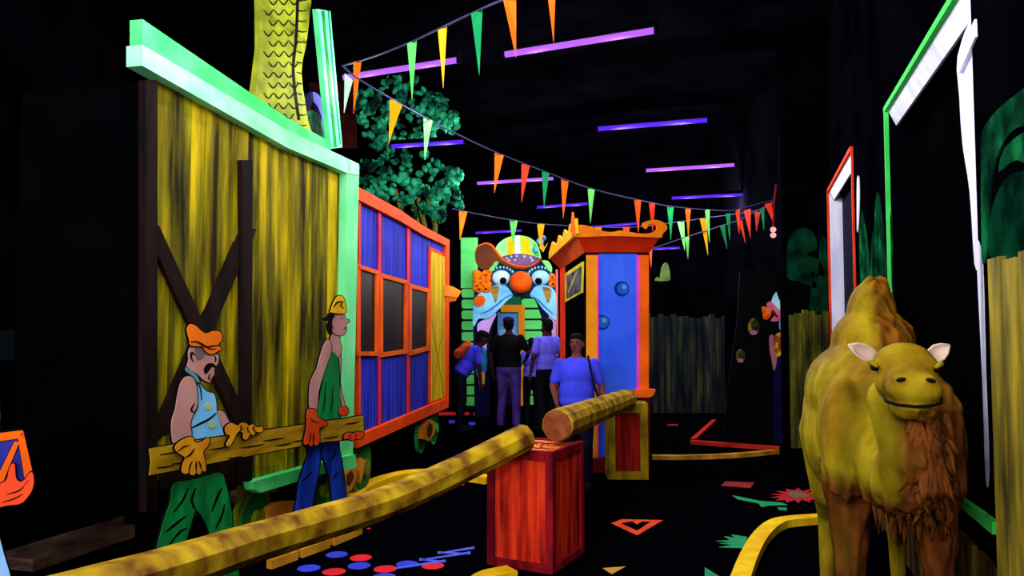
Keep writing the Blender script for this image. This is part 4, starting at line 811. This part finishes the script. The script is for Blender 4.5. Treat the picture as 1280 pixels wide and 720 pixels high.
bunting('long sagging pennant string crossing the whole aisle', [(428, 82, 6.5), (447, 98, 6.5), (495, 127, 6.6), (535, 149, 6.9), (580, 172, 7.2), (624, 192, 7.5), (682, 215, 7.8), (739, 236, 8.1), (797, 250, 8.6), (838, 258, 9.0), (884, 262.5, 9.4), (917, 263, 9.6), (940, 257, 9.8), (970, 249, 9.95)],
        [(436, 96, 430, 141, 10, 'w'), (495, 127, 486, 179, 15, 'y'), (535, 148, 531, 200, 11, 'l'), (624, 192, 618, 241, 11, 'o'), (657, 206, 652, 253, 10, 'r'), (682, 215, 680, 260, 9, 'g'), (706, 225, 704, 273, 9, 'o'), (739, 236, 738, 279, 8.5, 'l'), (797, 250, 798, 290, 8.5, 'o'), (815, 254, 816, 290, 7.5, 'r'), (838, 258.5, 838.6, 300, 8, 'g'), (860, 261, 860.5, 296, 6.5, 'o'), (884, 262, 887, 303, 6, 'l'), (922, 262, 924, 292, 5.5, 'r'), (934, 262, 938, 297, 8.5, 's'), (960, 254, 968, 281, 8, 'r')])
bunting('far pennant string passing behind the clown hat and booth roof', [(566, 261, 10), (579, 264, 10.2), (610, 270, 10.8), (642, 275.5, 11.3), (676, 280, 11.6), (730, 283, 12), (790, 284, 11.9), (851, 277, 11.4), (879, 273, 11.0), (947, 263, 10.4), (969, 250, 10)],
        [(579, 264, 575, 300, 10, 'o'), (642, 275, 641, 305, 10, 'l'), (676, 280, 675.5, 311, 9, 'y'), (748, 284, 748, 318, 8, 'o'), (783, 284, 783, 318, 8, 'r'), (851, 277, 856, 313, 8, 'l'), (879, 273, 885, 319, 8, 'y'), (910, 267, 912.5, 299, 5.5, 'g'), (947, 265, 945.6, 289, 7, 's'), (953, 260, 955, 288, 5, 'g')])
bunting('short pennant string sloping down from the red bulbs to the booth', [(780, 318, 12), (813, 311, 11.8), (838, 303, 11.5), (859, 296, 11.2), (903, 282, 10.7), (926, 274, 10.4), (968, 252, 10)],
        [(813, 311, 814, 335, 4.5, 's'), (859, 296, 860, 324, 5.5, 'l'), (903, 282, 909, 311, 6, 'g'), (925, 274, 932, 304, 5, 'r')])
# glowing red bulbs where the strings meet
q = P(967, 290, 9.9); rl = thing('hanging_bulb', 'pair of glowing red-white bulbs where the pennant strings meet', 'light', q)
mb = MB(); mb.tube([P(970, 231, 9.95), P(967, 255, 9.93), P(966.5, 284, 9.9)], .012, mat('flex red glow', (200, 30, 30), emit=.25), 8); mb.build('flex', rl, True)  # faint red glow put into the flex as emission
for y in (287, 294):
    mb = MB(); mb.ball(P(966.5, y, 9.9), (.038, .038, .036), mat('bulb', (255, 150, 150), (255, 150, 150), emit=1.2)); mb.build('bulb', rl, True)
# ================================================================ PEOPLE
def rotx(p, c, a):
    p = Vector(p) - Vector(c); ca_, sa = math.cos(a), math.sin(a); return Vector((p.x, p.y * ca_ - p.z * sa, p.y * sa + p.z * ca_)) + Vector(c)
def person(label, loc, yaw, H, shirt, pants, skn, hairc, lean=0, arms=None, stout=1.0, cap=None, hair_long=False, step=.0, headturn=0, pack=None, nod=0):
    s = H / 1.75; r = thing('person', label, 'person', (loc[0], loc[1], 0)); base = wloc(r)
    Rz = Matrix.Rotation(yaw, 3, 'Z')
    def W(p): return base + Rz @ (Vector(p) * s)
    hipc = (0, 0, .95)
    def U(p): return W(rotx(p, hipc, lean))
    hc = (0, -.0, 1.50)
    def Hd(p):
        q = Vector(p) - Vector(hc); q = Matrix.Rotation(headturn, 3, 'Z') @ Matrix.Rotation(nod, 3, 'X') @ q; return U(q + Vector(hc) + Vector((0, 0, -.038)))
    RU = Rz @ Matrix.Rotation(lean, 3, 'X'); RH = RU @ Matrix.Rotation(headturn, 3, 'Z') @ Matrix.Rotation(nod, 3, 'X')
    arms = arms or [((-.27, .02, 1.15), (-.28, -.08, .9)), ((.27, .02, 1.15), (.28, -.08, .9))]
    sk = mat('skin ' + label[:18], skn, tuple(v * .85 for v in skn), scale=(9, 9, 9)); k = stout
    body = [('e', U((0, 0, 1.27)), (.165 * s * k, .105 * s * k, .22 * s), RU), ('e', U((0, -.01, 1.06)), (.145 * s * k, .11 * s * k, .17 * s), RU), ('e', W((0, 0, .93)), (.165 * s * k, .12 * s * k, .12 * s), Rz),
            ('c', U((0, .0, 1.42)), .058 * s, U((0, -.005, 1.55)), .052 * s), ('e', Hd((0, -.01, 1.655)), (.074 * s, .09 * s, .105 * s), RH), ('e', Hd((0, -.04, 1.60)), (.055 * s, .055 * s, .06 * s), RH),
            ('c', Hd((0, -.095, 1.655)), .012 * s, Hd((0, -.112, 1.628)), .017 * s), ('e', Hd((-.078, .005, 1.645)), (.012 * s, .02 * s, .03 * s), RH), ('e', Hd((.078, .005, 1.645)), (.012 * s, .02 * s, .03 * s), RH)]
    hands = []
    for i, sx in enumerate((-1, 1)):
        e, w_ = arms[i]; sh = (sx * .175 * k, 0, 1.40)
        E, Wr, SH_ = U(e), U(w_), U(sh)
        body += [('c', SH_, .052 * s, E, .042 * s), ('c', E, .04 * s, Wr, .027 * s)]
        d = (Wr - E).normalized(); pl = Wr + d * .055 * s; sd = (RU @ Vector((0, 1, 0))); sd = (sd - d * sd.dot(d)).normalized(); inw = d.cross(sd).normalized()
        if inw.dot(base + Vector((0, 0, 1)) - Wr) < 0: inw = -inw
        body.append(('e', pl, (.022 * s, .036 * s, .05 * s), Matrix((d.cross(sd), sd, d)).transposed()))
        hands.append((Wr, d, sd, inw))
    for sx in (-1, 1):
        st_ = step * sx; hp = W((sx * .09, 0, .9)); kn = W((sx * .105, -.03 + st_ * .5, .5)); an = W((sx * .115, .03 + st_, .09)); ft_ = W((sx * .13, -.15 + st_, .045))
        body += [('c', hp, .082 * s * k, kn, .055 * s), ('c', kn, .053 * s, an, .036 * s), ('c', W((sx * .115, .05 + st_, .045)), .04 * s, ft_, .034 * s)]
    def fingers(ex):
        for Wr, d, sd, inw in hands:
            for j, o in enumerate((-.027, -.009, .009, .027)):
                L = (.075, .085, .08, .062)[j] * s; a0 = Wr + d * .095 * s + sd * o * s; a1 = a0 + (d + inw * .25).normalized() * L * .5; a2 = a1 + (d + inw * .8).normalized() * L * .5
                ex.tube([a0 - d * .02 * s, a0, a1, a2], [.009 * s, .009 * s, .0085 * s, .007 * s], sk, 8); ex.ball(a2, .007 * s, sk, None, 8, 5)
            t0_ = Wr + d * .03 * s - sd * .03 * s; t1_ = t0_ + (d * .6 - sd * .6 + inw * .3).normalized() * .04 * s; t2_ = t1_ + (d + inw * .3).normalized() * .03 * s
            ex.tube([t0_, t1_, t2_], [.012 * s, .010 * s, .008 * s], sk, 8); ex.ball(t2_, .008 * s, sk, None, 8, 5)
    blob('body', body, .0125 * s, sk, r, 4, extra=fingers)
    pm = mat('pants ' + label[:18], pants, tuple(v * .6 for v in pants), scale=(7, 7, 4))
    tro = [('e', W((0, 0, .93)), (.18 * s * k, .135 * s * k, .13 * s), Rz)]
    for sx in (-1, 1):
        st_ = step * sx; tro += [('c', W((sx * .09, 0, .9)), .1 * s * k, W((sx * .105, -.03 + st_ * .5, .5)), .075 * s), ('c', W((sx * .105, -.03 + st_ * .5, .5)), .074 * s, W((sx * .115, .03 + st_, .1)), .062 * s)]
    blob('trousers', tro, .014 * s, pm, r, 4)
    smt = mat('shirt ' + label[:18], shirt, tuple(v * .8 for v in shirt), scale=(6, 6, 4))
    shl = [('e', U((0, 0, 1.28)), (.19 * s * k, .13 * s * k, .2 * s), RU), ('e', U((0, -.015, 1.08)), (.18 * s * k, .14 * s * k, .2 * s), RU), ('e', U((0, -.01, .98)), (.185 * s * k, .143 * s * k, .12 * s), RU), ('e', U((0, 0, 1.41)), (.13 * s, .075 * s, .05 * s), RU)]
    for i, sx in enumerate((-1, 1)):
        e, w_ = arms[i]; sh = Vector((sx * .17 * k, 0, 1.40)); m_ = sh.lerp(Vector(e), .72); shl.append(('c', U(sh), .06 * s, U(m_), .058 * s))
    blob('shirt', shl, .014 * s, smt, r, 4)
    sm_ = mat('shoes dark', (16, 14, 22), (10, 9, 14))
    for sx in (-1, 1):
        st_ = step * sx; blob('shoe', [('c', W((sx * .115, .05 + st_, .05)), .05 * s, W((sx * .13, -.16 + st_, .045)), .042 * s)], .012 * s, sm_, r, 2)
    hm = mat('hair ' + label[:18], hairc, tuple(v * .7 for v in hairc), scale=(20, 20, 5))
    hp_ = [('e', Hd((0, .022, 1.685)), (.083 * s, .093 * s, .088 * s), RH), ('e', Hd((0, -.02, 1.725)), (.076 * s, .08 * s, .05 * s), RH), ('e', Hd((0, .05, 1.64)), (.075 * s, .06 * s, .08 * s), RH)]
    if hair_long: hp_ += [('e', Hd((0, .07, 1.57)), (.08 * s, .045 * s, .11 * s), RH), ('e', Hd((.02, .05, 1.75)), (.05 * s, .05 * s, .04 * s), RH)]
    blob('hair', hp_, .012 * s, hm, r, 2)
    if cap:
        cm = mat('cap ' + label[:18], cap, cap); cb_ = [('e', Hd((0, .01, 1.715)), (.09 * s, .1 * s, .06 * s), RH), ('e', Hd((0, -.11, 1.70)), (.07 * s, .07 * s, .012 * s), RH)]
        blob('cap', cb_, .010 * s, cm, r, 2)
    mb = MB()
    for sx in (-1, 1): mb.ball(Hd((sx * .03, -.09, 1.665)), .011 * s, mat('eye dark', (24, 16, 14)), None, 8, 6)
    mb.build('eyes', r, True)
    mb = MB(); mb.tube([Hd((-.022, -.094, 1.598)), Hd((0, -.1, 1.594)), Hd((.022, -.094, 1.598))], [.003 * s, .006 * s, .003 * s], mat('lips', (90, 36, 44)), 8); mb.build('lips', r, True)
    return r, U, W, s, RU
shb = (62, 60, 232); shp = (104, 100, 248)  # white shirts: blue-violet blacklight glow put into the cloth colour
g = P(721, 500, 7.75)
r_, U_, W_, s_, RU_ = person('person in a blue T-shirt with a dark shoulder strap, facing us beside the booth', (g.x, 7.75), -.1, 1.56, (66, 74, 245), (20, 18, 40), (120, 66, 60), (24, 12, 14), stout=1.14, headturn=-.3, nod=-.12, hair_long=False, arms=[((-.27, .0, 1.14), (-.22, -.14, .96)), ((.28, .03, 1.12), (.29, -.04, .88))])  # white cloth, its blue blacklight glow put into the shirt colour
mb = MB(); mb.tube([U_((.12, .13, 1.38)), U_((.13, 0, 1.475)), U_((.15, -.10, 1.36)), U_((.2, -.17, 1.15)), U_((.27, -.08, .95))], .013, mat('strap', (16, 16, 60)), 8); mb.build('shoulder_strap', r_, True)
g = P(636, 500, 12.2)
r_, U_, W_, s_, RU_ = person('person in black T-shirt, dark cap and violet-grey jeans, back turned', (g.x, 12.2), math.pi - .25, 1.80, (9, 8, 12), (74, 52, 140), (60, 32, 40), (10, 8, 10), cap=(16, 20, 60), arms=[((-.30, -.05, 1.18), (-.22, -.24, 1.08)), ((.29, .02, 1.14), (.28, -.06, .9))], step=.04, stout=1.1)
g = P(684, 500, 11.9)
person('person in pale violet T-shirt, back turned, right of the black T-shirt', (g.x, 11.9), math.pi + .5, 1.77, shp, (14, 12, 20), (70, 36, 48), (14, 9, 12), arms=[((-.26, .0, 1.16), (-.22, -.2, 1.02)), ((.26, .04, 1.15), (.26, -.05, .9))], step=.03)
g = P(585, 500, 12.0)
r_, U_, W_, s_, RU_ = person('person in a blue-violet top with orange backpack bending forward left of the clown mouth', (g.x - .12, 12.0), math.pi / 2 + .1, 1.68, shb, (14, 12, 30), (60, 32, 40), (10, 8, 12), lean=.62, cap=(12, 10, 18), arms=[((-.2, -.18, 1.2), (-.16, -.36, 1.0)), ((.2, -.2, 1.2), (.16, -.38, 1.0))], nod=-.2)
blob('backpack', [('e', U_((0, .17, 1.27)), (.14, .08, .18), RU_), ('e', U_((0, .2, 1.18)), (.11, .08, .1), RU_)], .014, mat('backpack orange', (220, 84, 40), (130, 40, 30), scale=(14, 14, 14)), r_, 2)
g = P(665, 500, 12.9)
person('person in a pale blue-violet shirt half hidden between the two standing visitors', (g.x, 12.9), math.pi + .2, 1.45, shp, (12, 10, 20), (60, 32, 40), (10, 8, 10))
# ================================================================ CAMEL
ax = Vector((.299, .954, 0)); lt = Vector((.954, -.299, 0)); c0 = Vector((1.84, 3.9, 0))
def BB(s, t, z): return c0 + ax * s + lt * t + Vector((0, 0, z))
RB = Matrix((lt, ax, Vector((0, 0, 1)))).transposed()
camel = thing('camel_statue', 'yellow-olive one-humped camel statue with shaggy brown chest, facing us at the right', 'camel', c0 + Vector((0, 0, 0)))
yaw_h = Matrix.Rotation(-.10, 3, 'Z'); RHd = yaw_h @ RB
hd0 = P(1132, 470, 2.98)
def HH(t, s, z): return hd0 + RHd @ Vector((t, s, z))
def cc_(col): return lin(col)[:3]
OL, OLD, BR, RBR, CRM = cc_((164, 142, 20)), cc_((120, 104, 10)), cc_((140, 84, 16)), cc_((104, 52, 18)), cc_((205, 178, 150))
body = [('e', BB(.2, 0, 1.13), (.345, .66, .37), RB), ('e', BB(-.22, 0, 1.13), (.30, .38, .36), RB), ('e', BB(.62, 0, 1.12), (.3, .36, .34), RB), ('e', BB(.1, -.1, 1.05), (.26, .5, .33), RB),
        ('e', BB(.08, -.02, 1.27), (.32, .56, .28), RB), ('e', BB(.14, 0, 1.53), (.2, .34, .18), RB), ('e', BB(.16, 0, 1.66), (.12, .24, .19), RB), ('e', BB(.12, .01, 1.77), (.075, .13, .1), RB),
        ('e', BB(-.42, -.19, 1.08), (.11, .16, .3), RB), ('e', BB(-.42, .19, 1.08), (.11, .16, .3), RB),
        ('c', BB(-.35, 0, 1.12), .24, BB(-.62, -.01, .98), .17), ('c', BB(-.62, -.01, .98), .17, BB(-.80, -.02, .97), .125), ('c', BB(-.80, -.02, .97), .125, BB(-.90, -.02, 1.10), .105), ('c', BB(-.90, -.02, 1.10), .1, hd0 + Vector((.0, .14, -.1)), .085),
        ('e', HH(0, .06, .045), (.112, .125, .085), RHd), ('e', HH(0, .1, .03), (.1, .1, .1), RHd),
        ('e', HH(-.088, .02, .048), (.032, .05, .022), RHd), ('e', HH(.088, .02, .048), (.032, .05, .022), RHd), ('e', HH(-.075, .02, -.03), (.035, .06, .05), RHd), ('e', HH(.075, .02, -.03), (.035, .06, .05), RHd), ('e', HH(-.04, -.19, .004), (.026, .02, .018), RHd), ('e', HH(.064, -.19, .004), (.026, .02, .018), RHd),
        ('e', HH(.012, -.06, -.02), (.1, .12, .07), RHd), ('e', HH(.016, -.14, -.04), (.1, .075, .058), RHd), ('e', HH(-.02, -.15, -.005), (.04, .06, .03), RHd), ('e', HH(.055, -.15, -.005), (.04, .06, .03), RHd),
        ('e', HH(.008, -.1, -.122), (.076, .09, .042), RHd), ('e', HH(0, .02, -.11), (.07, .09, .06), RHd)]
for sx in (-1, 1):
    body += [('c', BB(-.36, sx * .17, .95), .13, BB(-.36, sx * .185, .52), .068), ('e', BB(-.37, sx * .185, .50), (.068, .07, .08), RB), ('c', BB(-.37, sx * .185, .5), .06, BB(-.34, sx * .19, .13), .045), ('e', BB(-.38, sx * .19, .045), (.085, .11, .045), RB),
             ('c', BB(.62, sx * .17, 1.0), .17, BB(.56, sx * .19, .66), .10), ('c', BB(.56, sx * .19, .66), .085, BB(.76, sx * .19, .48), .055), ('c', BB(.76, sx * .19, .48), .052, BB(.70, sx * .19, .12), .043), ('e', BB(.66, sx * .19, .045), (.08, .105, .045), RB)]
def camel_fn(o, me):
    org = wloc(camel); me.update()
    col = me.color_attributes.new('tint', 'FLOAT_COLOR', 'POINT'); no = [v.normal.copy() for v in me.vertices]
    for i, v in enumerate(me.vertices):
        w = v.co + org; d = w - c0; s = d.dot(ax); t = d.dot(lt); z = w.z
        n1 = noise.noise(Vector((t * 7, s * 7, z * 2.2))); n2 = noise.noise(Vector((t * 26, s * 26, z * 6))); n3 = noise.noise(Vector((t * 55, s * 55, z * 12)))
        hw = w - hd0; inhead = hw.length < .24 and z > 1.3 and s < -.7
        fur = 0.0
        if not inhead:
            if s < -.5 and z < 1.3: fur = max(fur, min(1, (t + .10) / .07)) if t > -.12 else fur      # neck and throat
            if s < -.15 and z < .98: fur = max(fur, min(1, (.98 - z) / .1))
            if z > 1.42 and s < .35: fur = max(fur, min(1, (t + .05) / .06))
            if t > .12: fur = max(fur, min(.85, (t - .12) / .08))
            if z < .35: fur *= .5
        fur = max(0, min(1, fur + n1 * .35)) if fur > 0 else 0
        n4 = noise.noise(Vector((t * 3 + 5, s * 3, z * 3))); m4 = max(0, min(1, n4 * 1.6 + .15)); base = [(OL[k] * (1 - m4 * .6) + BR[k] * .55 * m4) * (1 - max(0, -n1) * .8) for k in range(3)]
        tone = BR if (z > 1.25) else RBR
        f2 = .75 + n2 * .9
        c = [base[k] * (1 - fur) + tone[k] * max(.25, f2) * fur for k in range(3)]
        col.data[i].color = (c[0], c[1], c[2], 1)
        v.co += no[i] * (fur * (n2 * .022 + n3 * .008) + n1 * .008 * (0 if inhead else 1))
cm_ = mat('camel hide', (255, 255, 255), (205, 205, 205), scale=(14, 14, 7), attr='tint', bump=.35, rough=.75, detail=6)
blob('body', body, .0125, cm_, camel, 12, fn=camel_fn)
hide = mat('camel plain hide', (150, 134, 18), (120, 104, 14), scale=(16, 16, 16)); earw = mat('ear pale', (226, 200, 180), (190, 160, 140)); dk = mat('camel dark', (18, 12, 8))
for sx, base_, tip in ((-1, HH(-.085, .10, .06), P(1060, 431, 3.08)), (1, HH(.085, .10, .06), P(1188, 431, 3.06))):
    mb = MB(); d = tip - base_; n_ = Vector((0, -1, .25)).normalized(); wdir = d.cross(n_).normalized()
    prof = [(0, .018), (.25, .032), (.5, .036), (.75, .026), (1, .004)]
    rows = []
    for t, w in prof:
        c = base_ + d * t; rows.append([c + wdir * w * math.cos(a) * 1.0 - n_ * (w * .7 * math.sin(a)) for a in [math.pi * q / 6 for q in range(7)]])
    vs = [p for r0 in rows for p in r0]; fs = [(i * 7 + j, i * 7 + j + 1, (i + 1) * 7 + j + 1, (i + 1) * 7 + j) for i in range(4) for j in range(6)]
    mb.add(vs, fs, earw); e = mb.build('ear', camel, True); so = e.modifiers.new('so', 'SOLIDIFY'); so.thickness = .008
    lab(e, 'pale cupped ear')
for t, zc in ((-.03, .004), (.066, .004)):
    mb = MB(); mb.ball(HH(t, -.213, zc - .006), (.017, .012, .008), dk, RHd @ Matrix.Rotation(-.25 if t < 0 else .25, 3, 'Y')); mb.build('nostril', camel, True)
mb = MB(); mp_ = [HH(-.088, -.10, -.066), HH(-.076, -.165, -.086), HH(-.045, -.208, -.093), HH(.015, -.226, -.096), HH(.07, -.208, -.092), HH(.102, -.16, -.084), HH(.108, -.11, -.07)]
mb.tube(mp_, [.004, .006, .006, .006, .006, .006, .004], dk, 8); mb.build('mouth_line', camel, True)
for sx in (-1, 1):
    mb = MB(); mb.ball(HH(sx * .107, .0, .03), (.017, .022, .014), dk, RHd); mb.build('eye', camel, True)
    mb = MB(); mb.tube([HH(sx * .098, -.035, .036), HH(sx * .118, -.015, .05), HH(sx * .122, .01, .05), HH(sx * .118, .035, .038)], [.006, .011, .011, .006], hide, 8); mb.build('eyelid', camel, True)
# shaggy locks on throat and chest
mb = MB(); rq = random.Random(11); lock = mat('camel wool', (128, 70, 24), (50, 26, 12), scale=(12, 12, 5), contrast=(.35, .65))
for k in range(150):
    t = rq.uniform(-.02, .12); z = rq.uniform(.86, 1.2); s_q = -.875 - .115 * math.cos((t - .02) * 11) + (0 if z > 1.0 else (1.0 - z) * 1.2)
    p0 = BB(s_q + .025, t, z + .07); L = rq.uniform(.07, .15); sw = rq.uniform(-.035, .035)
    mb.tube([p0, p0 + lt * sw * .5 - ax * .010 + Vector((0, 0, -L * .35)), p0 + lt * sw - ax * .006 + Vector((0, 0, -L * .7)), p0 + lt * sw * 1.8 + ax * .01 + Vector((0, 0, -L))], [.008, .0125, .009, .002], lock, 6)
for k in range(110):
    t = rq.uniform(-.1, .24); p0 = BB(-.5 + rq.uniform(-.12, .12), t, .86 + rq.uniform(-.03, .12)); L = rq.uniform(.08, .19)
    mb.tube([p0, p0 - ax * .03 + Vector((0, 0, -L * .4)), p0 - ax * .02 + Vector((0, 0, -L))], [.015, .015, .003], lock, 6)
lab(mb.build('shaggy_mane', camel, True), 'reddish brown shaggy wool on throat and chest')
# ================================================================ WORLD AND VIEW
w = bpy.data.worlds.new('world'); bpy.context.scene.world = w; w.use_nodes = True
w.node_tree.nodes['Background'].inputs[0].default_value = (.0, .0, .0, 1)
sc = bpy.context.scene; vs_ = sc.view_settings
vs_.view_transform = 'Standard'; vs_.look = 'None'; vs_.gamma = 1; vs_.exposure = 0.4; vs_.use_curve_mapping = False
